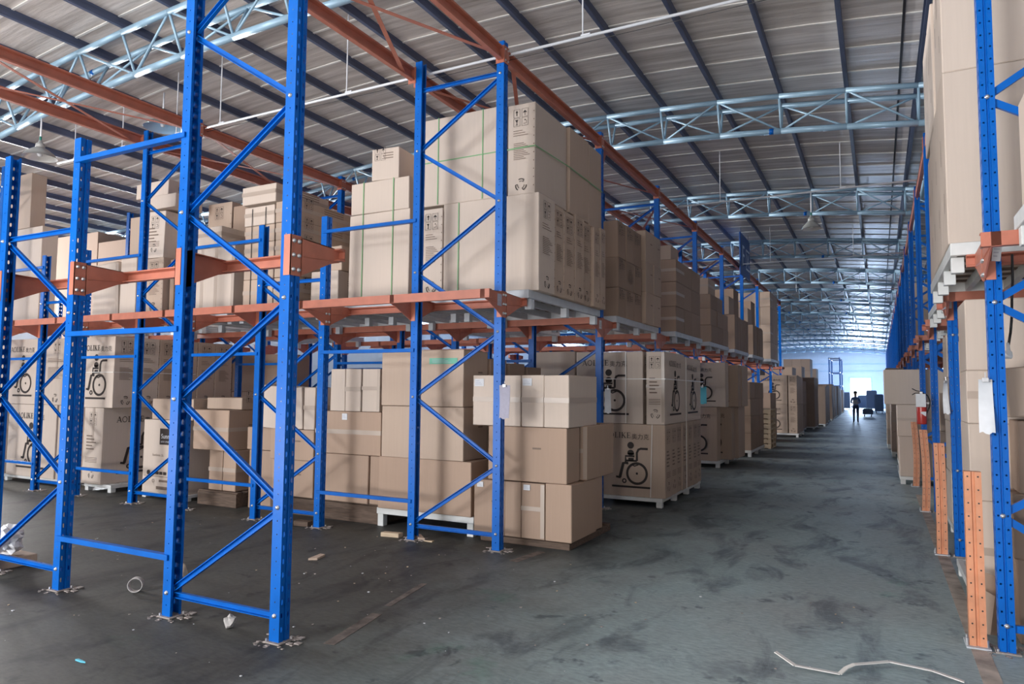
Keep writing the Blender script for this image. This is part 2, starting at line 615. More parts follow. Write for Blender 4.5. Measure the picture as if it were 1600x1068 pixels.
def build_haze():
    m = bpy.data.materials.new('dusty_air')
    m.use_nodes = True
    nt = m.node_tree
    nt.nodes.remove(nt.nodes['Principled BSDF'])
    v = nt.nodes.new('ShaderNodeVolumeScatter')
    v.inputs['Color'].default_value = (0.6, 0.76, 1.0, 1)
    v.inputs['Density'].default_value = 0.0045
    v.inputs['Anisotropy'].default_value = 0.35
    nt.links.new(v.outputs[0], nt.nodes['Material Output'].inputs['Volume'])
    M['haze'] = m
    mb = MB()
    mb.box(-6.0, 7.8, 36.0, 81.7, 0.02, 5.55, 'haze')
    tag(link('haze', mb.mesh('haze')), 'pale blue daylight haze in the far half of the aisle', 'haze', kind='stuff')


build_haze()


def build_trusses():
    """triangular tube trusses across the shed, one every six metres"""
    x0, x1 = -20.0, 9.2
    step = 0.975

    def cz(x):
        return roof_z(x)-0.185
    xs = []
    x = 4.4
    while x > x0:
        xs.append(x)
        x -= step
    xs = sorted(xs+[5.375, 6.35, 7.325, 8.3])

    def chord(dy, dz, r):
        m = MB()
        for a, b in zip(xs, xs[1:]):
            m.tube((a, dy, cz(a)+dz), (b, dy, cz(b)+dz), r, 'truss', 10)
        return fixn(m.mesh('truss_chord', True))
    root = empty('roof_truss', (0, -1.0, 0))
    link('top_chord', chord(-0.22, 0, 0.042), root)
    link('top_chord', chord(0.22, 0, 0.042), root)
    link('bottom_chord', chord(0, -0.5, 0.048), root)
    for i, x in enumerate(xs):
        zt, zb = cz(x), cz(x)-0.5
        for dy in (-0.22, 0.22):
            m = MB()
            m.tube((x, dy, zt), (x, 0, zb), 0.019, 'truss', 6)
            link('web_strut', m.mesh('web_strut', True), root)
        if i < len(xs)-1:
            xb = xs[i+1]
            for dy in (-0.22, 0.22):
                m = MB()
                if (i % 2 == 0) == (dy < 0):
                    m.tube((x, dy, zt), (xb, 0, cz(xb)-0.5), 0.017, 'truss', 6)
                else:
                    m.tube((x, 0, zb), (xb, dy, cz(xb)), 0.017, 'truss', 6)
                link('web_diagonal', m.mesh('web_diagonal', True), root)
    for x, dy, dz, r in ((2.3, 0, -0.5, 0.05), (-6.7, 0.22, 0, 0.044), (-0.6, 0, -0.5, 0.05)):
        m = MB()
        m.tube((x-0.035, dy, cz(x-0.035)+dz), (x+0.035, dy, cz(x+0.035)+dz), r, 'blue', 10)
        tag(link('colour_band', m.mesh('colour_band', True), root), 'dark blue painted band')
    tag(root, 'pale blue tubular roof truss crossing above the nearest racks', 'roof truss', 'roof trusses', 'structure')
    register(root)
    for k in range(1, 14):
        dup(root, (0, -1.0+6*k, 0), 'pale blue tubular roof truss, %s from the front of the hall' % ORD[k+1], 'roof trusses')
    # blue tube under the eave purlin
    m = MB()
    m.tube((4.72, -12, roof_z(4.7)-0.30), (4.72, 82, roof_z(4.7)-0.30), 0.05, 'truss', 10)
    tag(link('tie_tube', m.mesh('eave_tie_tube', True)), 'long blue tie tube running under the eave to the far end', 'tie tube', kind='structure')


build_trusses()


# ------------------------------------------------------------------ racking
def perf_strip(m, p0, p1, H, key, hole=None, pitch=PIT, z0=0.05):
    """a vertical strip of sheet from p0 to p1 (plan), with a column of holes (w,h) in its middle"""
    p0, p1 = Vector((*p0, 0)), Vector((*p1, 0))
    d = p1-p0
    wd = d.length
    if hole is None:
        m.add([p0, p1, p1+Vector((0, 0, H)), p0+Vector((0, 0, H))], [(0, 1, 2, 3)], key)
        return
    hw, hh = hole
    n = int((H-z0-0.02)/pitch)
    zs = [z0+i*pitch for i in range(n)]
    pr = [(-.5, -.5), (0, -.5), (.5, -.5), (.5, 0), (.5, .5), (0, .5), (-.5, .5), (-.5, 0)]
    oc = [(-.38, -.38), (0, -.5), (.38, -.38), (.5, 0), (.38, .38), (0, .5), (-.38, .38), (-.5, 0)]

    def P(u, z):
        return p0+d*(0.5+u/wd)+Vector((0, 0, z))
    m.add([P(-wd/2, 0), P(wd/2, 0), P(wd/2, z0), P(-wd/2, z0)], [(0, 1, 2, 3)], key)
    for z in zs:
        c = z+pitch/2
        v = [P(a*wd, c+b*pitch) for a, b in pr]+[P(a*hw, c+b*hh) for a, b in oc]
        m.add(v, [(i, (i+1) % 8, 8+(i+1) % 8, 8+i) for i in range(8)], key)
    ze = zs[-1]+pitch
    m.add([P(-wd/2, ze), P(wd/2, ze), P(wd/2, H), P(-wd/2, H)], [(0, 1, 2, 3)], key)


def upright_mesh(H, s, style):
    """open C upright; perforated web facing +x (s=1) or -x (s=-1); web at x=0"""
    m = MB()
    W, Dp = 0.10, 0.095
    k = 'blue'
    g = 0.011
    slot = (0.018, 0.040)
    dot = (0.010, 0.011) if style == 'left' else (0.013, 0.014)

    def st(a, b, hole=None, pit=PIT):
        perf_strip(m, (a[0]*s, a[1]), (b[0]*s, b[1]), H, k, hole, pit)
    h = W/2
    # web with a centre groove
    st((0, -h), (0, -0.011), slot)
    st((0, -0.011), (-g, -0.007))
    st((-g, -0.007), (-g, 0.007))
    st((-g, 0.007), (0, 0.011))
    st((0, 0.011), (0, h), slot)
    for q in (-1, 1):
        if style == 'left':
            st((0, q*h), (-0.035, q*h))
            st((-0.035, q*h), (-0.06, q*h), dot if q < 0 else None)
            st((-0.06, q*h), (-Dp, q*h))
        else:
            st((0, q*h), (-0.04, q*h), dot)
            st((-0.04, q*h), (-0.044, q*(h-0.012)))
            st((-0.044, q*(h-0.012)), (-0.054, q*(h-0.012)))
            st((-0.054, q*(h-0.012)), (-0.058, q*h))
            st((-0.058, q*h), (-Dp, q*h), dot)
        st((-Dp, q*h), (-Dp, q*(h-0.022)))
    return m.mesh('upright')


def base_mesh():
    m = MB()
    m.rbox(-0.075, 0.075, -0.075, 0.075, 0, 0.012, 0.003, 'concrete_chip')
    for a, b in ((-.06, -.06), (.06, .06)):
        m.tube((a, b, 0.01), (a, b, 0.03), 0.008, 'bolt', 6)
    for i in range(34):
        a = rnd.uniform(0, 2*PI)
        r = rnd.uniform(0.10, 0.19)
        w = rnd.uniform(0.006, 0.022)
        m.rbox(r*math.cos(a)-w*1.3, r*math.cos(a)+w, r*math.sin(a)*0.8-w, r*math.sin(a)*0.8+w, 0, w*rnd.uniform(0.2, 0.7), 0.002, 'concrete_chip', 0.003)
    return fixn(m.mesh('base_plate'))


def channel(a, b, w, dp, key, ydir):
    """U channel brace between two points; the open side faces ydir"""
    a, b = Vector(a), Vector(b)
    d = (b-a).normalized()
    n = Vector((0, ydir, 0))
    u = d.cross(n).normalized()
    t = 0.006
    prof = [(-w/2, 0), (w/2, 0), (w/2, dp), (w/2-t, dp), (w/2-t, t), (-w/2+t, t), (-w/2+t, dp), (-w/2, dp)]
    m = MB()
    v = [a+u*p+n*q for p, q in prof]+[b+u*p+n*q for p, q in prof]
    k = len(prof)
    f = [(i, k+i, k+(i+1) % k, (i+1) % k) for i in range(k)]
    f += [(0, 1, 4, 5), (1, 2, 3, 4), (0, 5, 6, 7), (k, k+5, k+4, k+1), (k+1, k+4, k+3, k+2), (k, k+7, k+6, k+5)]
    m.add(v, f, key)
    return fixn(m.mesh('brace'))


def bracket_mesh(s, arms):
    """orange clamp on a post (web facing s*x) with tapered cantilever arms along y"""
    m = MB()
    k = 'orange'
    t = 0.006
    z0, z1 = 2.615, 2.915
    h = 0.05+t
    # plate on the web and returns round the flanges
    m.box(min(s*0.001, s*(0.001+t)), max(s*0.001, s*(0.001+t)), -h, h, z0, z1, k)
    for q in (-1, 1):
        m.box(min(s*0.007, -s*0.06), max(s*0.007, -s*0.06), q*h-t/2*(1+q)+0.0, q*h+t/2*(1-q), z0, z1, k)
    for q in arms:
        # tapered arm: a folded plate with top flange
        L = 0.46
        pts = [(q*h, z0+0.01), (q*h, z1-0.012), (q*L, LV), (q*L, LV-0.10), (q*(L-0.1), LV-0.125)]
        xa, xb = (0.002*s, 0.012*s)
        v = [(xa, y, z) for y, z in pts]+[(xb, y, z) for y, z in pts]
        n = 5
        m.add(v, [(0, 1, 2, 3, 4), (9, 8, 7, 6, 5)]+[(i, (i+1) % n, n+(i+1) % n, n+i) for i in range(n)], k)
        xc = -0.045*s
        v = [(xb, q*h, z1-0.012), (xb, q*L, LV), (xc, q*L, LV), (xc, q*h, z1-0.012)]
        v += [(x, y, z-0.006) for x, y, z in v]
        m.add(v, [(0, 1, 2, 3), (4, 7, 6, 5), (0, 4, 5, 1), (1, 5, 6, 2), (2, 6, 7, 3)], k)
        # pressed rib across the arm
        v = [(xb, q*(h+0.01), 2.775), (xb, q*(L-0.08), 2.792), (xb+s*.006, q*(L-0.09), 2.788), (xb+s*.006, q*(h+0.01), 2.768), (xb, q*(h+0.01), 2.76), (xb, q*(L-0.08), 2.782)]
        m.add(v, [(0, 1, 2, 3), (3, 2, 5, 4)], k)
        # end plate
        m.box(min(xa, xc), max(xa, xc), min(q*L, q*(L-0.006)), max(q*L, q*(L-0.006)), LV-0.10, LV, k)
    return fixn(m.mesh('arm_bracket'))


def bolt_mesh():
    m = MB()
    m.lathe([(0.0, 0.0), (0.017, 0.0), (0.017, 0.004), (0.013, 0.006), (0.012, 0.014), (0.0, 0.016)], 'bolt', 10)
    return fixn(m.mesh('bolt', True))


BOLT = bolt_mesh()
BASE = base_mesh()


def build_frame(name, H, side, style, arms, near):
    """rack frame; side=-1: second post at -x (left racks), +1: at +x (right racks). Aisle post web at x=0"""
    root = empty(name)
    x2 = side*FA
    ua = link('upright', upright_mesh(H, -side, style), root)
    ub = link('upright', upright_mesh(H, side, style), root, (x2, 0, 0))
    inner = side*0.05
    link('base_plate', BASE, root, (inner, 0, 0))
    link('base_plate', BASE, root, (x2-inner, 0, 0))
    nodes = [z for z in NODE if z < H-0.2]
    yd = -1 if style == 'left' else 1
    y0 = 0.018 if yd < 0 else -0.03
    xi, xo = side*0.07, x2-side*0.07
    w = 0.046 if style == 'left' else 0.05

    def bolt_at(parent, x, z):
        if near:
            b = link('bolt', BOLT, parent, (x, -0.05, z), (PI/2, 0, 0))
            tag(b, 'zinc bolt head')
    # bottom and top horizontals
    hb = link('horizontal_brace', channel((xi, y0, nodes[0]-0.02), (xo, y0, nodes[0]-0.02), w, 0.032, 'blue', yd), root)
    bolt_at(hb, side*0.047, nodes[0])
    bolt_at(hb, x2-side*0.047, nodes[0])
    link('horizontal_brace', channel((xi, y0, nodes[-1]+0.02), (xo, y0, nodes[-1]+0.02), w, 0.032, 'blue', yd), root)
    for i in range(len(nodes)-1):
        a_out = (i % 2 == 0)            # starts at the inner post at the bottom
        pa = (xo if a_out else xi, y0+0.001*i, nodes[i]+0.025)
        pb = (xi if a_out else xo, y0+0.001*i, nodes[i+1]-0.025)
        br = link('diagonal_brace', channel(pa, pb, w, 0.030, 'blue', yd), root)
        bolt_at(br, side*0.047 if a_out else x2-side*0.047, nodes[i+1])
    if arms:
        for (px, s) in ((0, -side), (x2, side)):
            bk = link('arm_bracket', bracket_mesh(s, arms), root, (px, 0, 0))
            if near:
                for yy in (-0.026, 0.026):
                    for zz in (2.66, 2.765, 2.87):
                        b = link('bolt', BOLT, bk, (s*0.008, yy, zz), (0, s*PI/2, 0))
                        tag(b, 'grey bolt head')
    register(root)
    return root


def build_racks():
    protos = {
        ('t', 'up'): build_frame('rack_frame', HT, -1, 'left', (1,), True),
        ('s', 'up'): build_frame('rack_frame', HS, -1, 'left', (1,), True),
        ('t', 'near'): build_frame('rack_frame', HT, -1, 'left', (-1, 1), True),
        ('s', 'near'): build_frame('rack_frame', HS, -1, 'left', (-1, 1), True),
        ('t', 'far'): build_frame('rack_frame', HT, -1, 'left', (-1, 1), False),
        ('s', 'far'): build_frame('rack_frame', HS, -1, 'left', (-1, 1), False),
        ('r', 'near'): build_frame('rack_frame', HT, 1, 'right', (-1, 1), True),
        ('r', 'far'): build_frame('rack_frame', HT, 1, 'right', (-1, 1), False),
    }
    used = set()

    def place(key, loc, label, group):
        root = protos[key]
        if key not in used:
            used.add(key)
            root.location = loc
            tag(root, label, 'rack frame', group)
        else:
            dup(root, loc, label, group)['category'] = 'rack frame'
    nfr = {-1: 2, 0: 6, 1: 6, 2: 6, 3: 3, 4: 3, 5: 2, 6: 2, 7: 2, 8: 2}
    PL = ['at the aisle end', 'second from the aisle', 'third from the aisle', 'fourth from the aisle', 'fifth from the aisle', 'sixth from the aisle']
    for k in range(-1, 9):
        for j in range(nfr[k]):
            key = ('t' if j % 2 == 0 else 's', 'up' if k == -1 else ('near' if k == 0 else 'far'))
            label = '%s blue rack frame %s of the %s left-hand row' % ('tall' if j % 2 == 0 else 'short', PL[j], ORD[k+2])
            place(key, (-j*(FA+FB), k*D, 0), label, 'left rack frames')
            # spacers to the next frame
            if j < nfr[k]-1 or k == -1 and j == 1:
                for z, wd in ((0.46, 'low'), (2.26, 'middle'), (3.85, 'high')):
                    if (k == -1 and j == 1) or (k >= 1 and (wd != 'middle' or k > 3)):
                        continue
                    m = MB()
                    xa = -j*(FA+FB)-FA
                    xb = -(j+1)*(FA+FB)
                    y = -0.012
                    m.rbox(xa-FB-0.055, xa+0.055, y-0.055, y-0.040, -0.022, 0.022, 0.002, 'blue')
                    m.rbox(xa-FB-0.055, xa+0.055, y-0.040, y+0.0, 0.016, 0.022, 0.001, 'blue')
                    m.rbox(xa-FB-0.055, xa+0.055, y-0.040, y+0.0, -0.022, -0.016, 0.001, 'blue')
                    o = link('row_spacer', m.mesh('row_spacer'), loc=(0, k*D, z))
                    tag(o, '%s blue spacer bar between frames %d and %d from the aisle, %s left-hand row' % (wd, j+1, j+2, ORD[k+2]),
                        'spacer bar', 'row spacers')
    for k in range(0, 25):
        place(('r', 'near' if k < 2 else 'far'), (XR, RY+k*3.216, 0), 'tall blue rack frame, %s along the right-hand racks' % ORD[k+1], 'right rack frames')
        if k < 4:
            pass
    # support rails across the lanes
    RAIL = [(-0.03, 0), (0.03, 0), (0.03, -0.012), (-0.022, -0.022), (-0.022, -0.075), (0.03, -0.085), (0.03, -0.097), (-0.03, -0.097)]

    def rail(x0, x1, y, flip, label, group):
        m = MB()
        pr = [(p*(-1 if flip else 1), q) for p, q in RAIL]
        m.bar((x0, 0, 0), (x1, 0, 0), pr, 'orange')
        o = link('support_rail', fixn(m.mesh('support_rail')), loc=(0, y, LV))
        tag(o, label, 'support rail', group)
    for k in range(-1, 9):
        xe = -7.6 if k < 0 else (-16.2 if k < 2 else (-7.5 if k < 4 else -4.0))
        for q in ((1,) if k == -1 else (-1, 1)):
            rail(xe, 0.07, k*D+q*0.43, q < 0, 'orange support rail on the %s side of the %s left-hand row' % ('near' if q < 0 else 'far', ORD[k+2]), 'left support rails')
    for k in range(0, 9):
        for q in (-1, 1):
            rail(XR-0.07, XR+2.6, RY+k*3.216+q*0.43, q < 0, 'orange support rail on the %s side of the %s right-hand frame' % ('near' if q < 0 else 'far', ORD[k+1]), 'right support rails')
    # top tie beams
    CH = [(-0.03, 0), (0.03, 0), (0.03, -0.02), (-0.022, -0.025), (-0.022, -0.135), (0.03, -0.14), (0.03, -0.16), (-0.03, -0.16)]
    bm_ = MB()
    bm_.bar((0, 0.05, 0), (0, D-0.05, 0), CH, 'orange')
    beam = fixn(bm_.mesh('tie_beam'))
    cl = MB()
    cl.box(-0.105, 0.012, -0.058, 0.058, 5.585, 5.735, 'guard')
    # connectors: L plates at the post tops
    clamp = cl.mesh('top_connector')

    def tie(x, k, y, label, group, flip=1):
        root = empty('tie_beam', (x, y, 0))
        o = link('beam', beam, root, (-0.04, 0, TB1))
        for yy, q in ((0.0, 1), (D, -1)):
            m = CONN[q]
            link('end_connector', m, root, (0, yy, 0))
        tag(root, label, 'tie beam', group)
    CONN = {}
    for q in (1, -1):
        m = MB()
        a, b = (0.054, 0.060)
        m.box(-0.102, 0.006, min(q*a, q*b), max(q*a, q*b), 5.585, 5.79, 'orange')
        m.box(0.003, 0.009, min(q*0.004, q*b), max(q*0.004, q*b), 5.585, 5.79, 'orange')
        m.tube((0.009, q*0.03, 5.62), (0.018, q*0.03, 5.62), 0.012, 'bolt', 8)
        m.tube((0.009, q*0.03, 5.75), (0.018, q*0.03, 5.75), 0.012, 'bolt', 8)
        CONN[q] = fixn(m.mesh('end_connector'))
    bays = ['first', 'second', 'third', 'fourth', 'fifth', 'sixth', 'seventh', 'eighth', 'ninth', 'tenth']
    lines = [(0.0, 9, 'along the aisle', ), (-FA, 9, 'one post in from the aisle'), (-2*(FA+FB), 4, 'over the third frames'),
             (-2*(FA+FB)-FA, 4, 'behind the third frames')]
    for x, n, wd in lines:
        for k in range(-1, n-1):
            tie(x, k, k*D, 'brown orange tie beam %s, %s left-hand bay' % (wd, bays[k+1]), 'left tie beams')
    for k in range(0, 20):
        tie(XR+0.09, k, RY+k*3.216, 'brown orange tie beam over the %s right-hand bay' % ORD[k+1], 'right tie beams')
    # orange plates wrapped on the post fronts below the beams
    # flat cross straps between the two beam lines of each bay
    for (xa, xb, n) in ((-0.04, -FA-0.04, 6), (-2*(FA+FB)-0.04, -2*(FA+FB)-FA-0.04, 2)):
        for k in range(-1, n):
            for q in (0, 1):
                m = MB()
                y0, y1 = k*D+0.25, (k+1)*D-0.25
                p, r_ = ((xa, y0), (xb, y1)) if q == 0 else ((xa, y1), (xb, y0))
                m.bar((p[0], p[1], TB0+0.03-0.012*q), (r_[0], r_[1], TB0+0.03-0.012*q), [(-0.025, 0), (0.025, 0), (0.025, -0.006), (-0.025, -0.006)], 'orange')
                cx = ((p[0]+r_[0])/2, (p[1]+r_[1])/2)
                o = link('cross_strap', m.mesh('cross_strap'))
                tag(o, 'brown flat strap %s atop the %s left-hand bay, %s' % ('slanting away' if q == 0 else 'slanting back', bays[k+1],
                    'by the aisle' if xa > -1 else 'over the third frames'), 'cross strap', 'roof level cross straps')


build_racks()


# ------------------------------------------------------------------ guard posts
def build_guards():
    def guard(H, bend):
        m = MB()
        W = 0.105
        prof = [(-.0525, -.06), (-.012, -.06), (-.006, -.048), (.006, -.048), (.012, -.06), (.0525, -.06), (.0525, .02), (-.0525, .02)]
        n = 14
        v, f = [], []
        for i in range(n+1):
            t = i/n
            z = H*t
            off = bend*math.sin(t*PI)*0.5+bend*(1-t)*0.2
            for j, (a, b) in enumerate(prof):
                v.append((a+off, b, z))
        k = len(prof)
        for i in range(n):
            for j in range(k):
                f.append((i*k+j, i*k+(j+1) % k, (i+1)*k+(j+1) % k, (i+1)*k+j))
        f.append(tuple(range(n*k, n*k+k)))
        m.add(v, f, 'guard')
        z = 0.06
        while z < H-0.03:
            t = z/H
            off = bend*math.sin(t*PI)*0.5+bend*(1-t)*0.2
            for a in (-0.032, 0.032):
                m.tube((a+off, -0.0606, z), (a+off, -0.0596, z), 0.0062, 'rubber', 8)
            z += PIT
        return fixn(m.mesh('guard_post'))
    spec = [(0, 0.0, 'straight orange guard post in front of the first right-hand blue upright'),
            (1, 0.012, 'scuffed orange guard post in front of the second right-hand blue upright'),
            (2, 0.045, 'bent orange guard post below the red fire extinguisher'),
            (3, 0.05, 'bent orange guard post beside the pallet of tall cartons'),
            (4, 0.03, 'orange guard post before the fifth right-hand upright'),
            (5, 0.02, 'orange guard post before the sixth right-hand upright')]
    for k, bend, lab in spec:
        o = link('guard_post', guard(1.225, bend), loc=(4.355, RY+k*3.216+0.05, 0.012))
        tag(o, lab, 'guard post', 'orange guard posts')
        m = MB()
        m.rbox(-0.075, 0.075, -0.10, 0.12, 0, 0.012, 0.002, 'pallet_steel')
        for a in (-0.065, 0.055):
            m.tube((a, -0.05, 0.01), (a, -0.05, 0.06), 0.011, 'bolt', 6)
            m.tube((a+0.01, 0.09, 0.01), (a+0.01, 0.09, 0.045), 0.009, 'bolt', 6)
        b = link('foot_plate', fixn(m.mesh('foot_plate')), o, (0, 0, -0.012))


build_guards()


# ------------------------------------------------------------------ prints
TXT = {}


def text_polys(body):
    """(verts, faces) of a text in the built-in typeface, one unit high"""
    if body in TXT:
        return TXT[body]
    cu = bpy.data.curves.new('lettering', 'FONT')
    cu.body = body
    cu.resolution_u = 3
    o = bpy.data.objects.new('lettering', cu)
    COL.objects.link(o)
    dg = bpy.context.evaluated_depsgraph_get()
    me = bpy.data.meshes.new_from_object(o.evaluated_get(dg))
    vs = [(v.co.x, v.co.y) for v in me.vertices]
    fs = [tuple(p.vertices) for p in me.polygons]
    bpy.data.objects.remove(o)
    bpy.data.curves.remove(cu)
    bpy.data.meshes.remove(me)
    TXT[body] = (vs, fs)
    return TXT[body]


def quad(x0, y0, x1, y1):
    return ([(x0, y0), (x1, y0), (x1, y1), (x0, y1)], [(0, 1, 2, 3)])


def thick(pts, w, closed=False):
    """flat stroked polyline"""
    n = len(pts)
    P = [Vector((*p, 0)) for p in pts]
    L, R = [], []
    for i in range(n):
        a = P[i-1] if (i > 0 or closed) else P[i]
        b = P[(i+1) % n] if (i < n-1 or closed) else P[i]
        d = (b-a)
        d = d.normalized() if d.length else Vector((1, 0, 0))
        s = Vector((-d.y, d.x, 0))*w/2
        L.append((P[i].x+s.x, P[i].y+s.y))
        R.append((P[i].x-s.x, P[i].y-s.y))
    f = [(i, (i+1) % n, n+(i+1) % n, n+i) for i in range(n if closed else n-1)]
    return (L+R, f)


def disc(cx, cy, r, n=20, ry=None):
    return ([(cx+r*math.cos(2*PI*i/n), cy+(ry or r)*math.sin(2*PI*i/n)) for i in range(n)], [tuple(range(n))])


def ring(cx, cy, r, w, n=28, rx=1.0):
    return thick([(cx+rx*r*math.cos(2*PI*i/n), cy+r*math.sin(2*PI*i/n)) for i in range(n)], w, True)


def serif_word():
    """the serif capitals A O L I K E, 1 high; returns polys and width"""
    out = []
    th, tn = 0.16, 0.06

    def foot(x, y, w=0.16):
        out.append(quad(x-w, y-0.03, x+w, y+0.03))
    x = 0.0
    out.append(thick([(x+0.05, 0), (x+0.40, 1)], tn))
    out.append(thick([(x+0.40, 1), (x+0.78, 0)], th))
    out.append(quad(x+0.2, 0.30, x+0.62, 0.37))
    foot(x+0.06, 0.03, 0.12)
    foot(x+0.78, 0.03, 0.14)
    x += 1.0
    out.append(ring(x+0.42, 0.5, 0.47, 0.11, 26, 0.85))
    x += 0.98
    out.append(quad(x+0.14, 0, x+0.14+th, 1))
    foot(x+0.22, 0.97, 0.17)
    out.append(quad(x+0.05, 0, x+0.66, 0.06))
    out.append(thick([(x+0.63, 0.02), (x+0.68, 0.28)], 0.06))
    x += 0.80
    out.append(quad(x+0.12, 0, x+0.12+th, 1))
    foot(x+0.2, 0.97, 0.17)
    foot(x+0.2, 0.03, 0.17)
    x += 0.44
    out.append(quad(x+0.14, 0, x+0.14+th, 1))
    foot(x+0.22, 0.97, 0.17)
    foot(x+0.22, 0.03, 0.17)
    out.append(thick([(x+0.28, 0.42), (x+0.74, 0.98)], tn))
    out.append(thick([(x+0.40, 0.56), (x+0.82, 0.0)], th))
    foot(x+0.76, 0.97, 0.13)
    foot(x+0.84, 0.03, 0.13)
    x += 1.02
    out.append(quad(x+0.14, 0, x+0.14+th, 1))
    out.append(quad(x+0.05, 0.94, x+0.68, 1.0))
    out.append(quad(x+0.05, 0.0, x+0.72, 0.06))
    out.append(quad(x+0.3, 0.47, x+0.56, 0.53))
    out.append(thick([(x+0.66, 1.0), (x+0.68, 0.76)], 0.05))
    out.append(thick([(x+0.70, 0.0), (x+0.73, 0.26)], 0.05))
    out.append(thick([(x+0.55, 0.38), (x+0.55, 0.62)], 0.05))
    return out, x+0.8


def wheelchair():
    """person seated in a wheelchair facing left, unit box about 0.8 x 1, with the ground bar below"""
    o = []
    o.append(disc(0.40, 0.93, 0.085))
    o.append(disc(0.40, 0.745, 0.085, 20, 0.075))
    o.append(quad(0.32, 0.70, 0.49, 0.74))
    o.append(thick([(0.27, 0.50), (0.27, 0.66), (0.50, 0.66)], 0.05))
    o.append(quad(0.34, 0.54, 0.48, 0.62))
    o.append(thick([(0.56, 0.55), (0.56, 0.75), (0.60, 0.83), (0.66, 0.855), (0.84, 0.855)], 0.055))
    o.append(thick([(0.28, 0.55), (0.56, 0.55)], 0.045))
    o.append(ring(0.56, 0.24, 0.25, 0.06))
    o.append(disc(0.56, 0.24, 0.03, 12))
    o.append(thick([(0.42, 0.46), (0.50, 0.42), (0.60, 0.46)], 0.03))
    o.append(thick([(0.34, 0.49), (0.21, 0.48), (0.12, 0.13)], 0.075))
    o.append(thick([(0.14, 0.12), (0.02, 0.14)], 0.05))
    o.append(ring(0.235, 0.045, 0.045, 0.032, 16))
    return o


def recycle(cx, cy, r):
    o = []
    for k in range(3):
        a = PI/2+2*PI*k/3
        pts = [(cx+r*math.cos(a+t), cy+r*math.sin(a+t)) for t in (0.45, 0.15, -0.15, -0.55)]
        o.append(thick(pts, r*0.16))
        q = [(cx+r*0.62*math.cos(a+t), cy+r*0.62*math.sin(a+t)) for t in (0.5, 0.1, -0.3, -0.7)]
        o.append(thick(q, r*0.09))
        o.append(thick([pts[-1], q[-1]], r*0.12))
    return o


def pictos(x, y, s):
    """two by two handling marks: arrows, umbrella, glass, stack"""
    o = []
    g = s*0.12
    for i in (0, 1):
        for j in (0, 1):
            a, b = x+i*(s+g), y+j*(s+g)
            o.append(thick([(a, b), (a+s*0.85, b), (a+s*0.85, b+s), (a, b+s)], s*0.05, True))
            c = a+s*0.42
            if (i, j) == (0, 1):
                o.append(quad(c-s*.06, b+s*.2, c+s*.06, b+s*.8))
                o.append(([(c-s*.2, b+s*.6), (c+s*.2, b+s*.6), (c, b+s*.85)], [(0, 1, 2)]))
            elif (i, j) == (1, 1):
                o.append(([(c-s*.3, b+s*.5), (c+s*.3, b+s*.5), (c, b+s*.8)], [(0, 1, 2)]))
                o.append(quad(c-s*.03, b+s*.15, c+s*.03, b+s*.5))
            elif (i, j) == (0, 0):
                o.append(([(c-s*.22, b+s*.82), (c+s*.22, b+s*.82), (c, b+s*.42)], [(0, 2, 1)]))
                o.append(quad(c-s*.04, b+s*.2, c+s*.04, b+s*.5))
                o.append(quad(c-s*.16, b+s*.15, c+s*.16, b+s*.21))
            else:
                o.append(thick([(c-s*.2, b+s*.25), (c+s*.2, b+s*.25), (c+s*.2, b+s*.6)], s*.06))
                o.append(quad(c-s*.05, b+s*.62, c+s*.12, b+s*.75))
    return o


def scaled(polys, s, dx, dy):
    return [([(x*s+dx, y*s+dy) for x, y in v], f) for v, f in polys]


SERIF, SERIF_W = serif_word()
CHAIR = wheelchair()


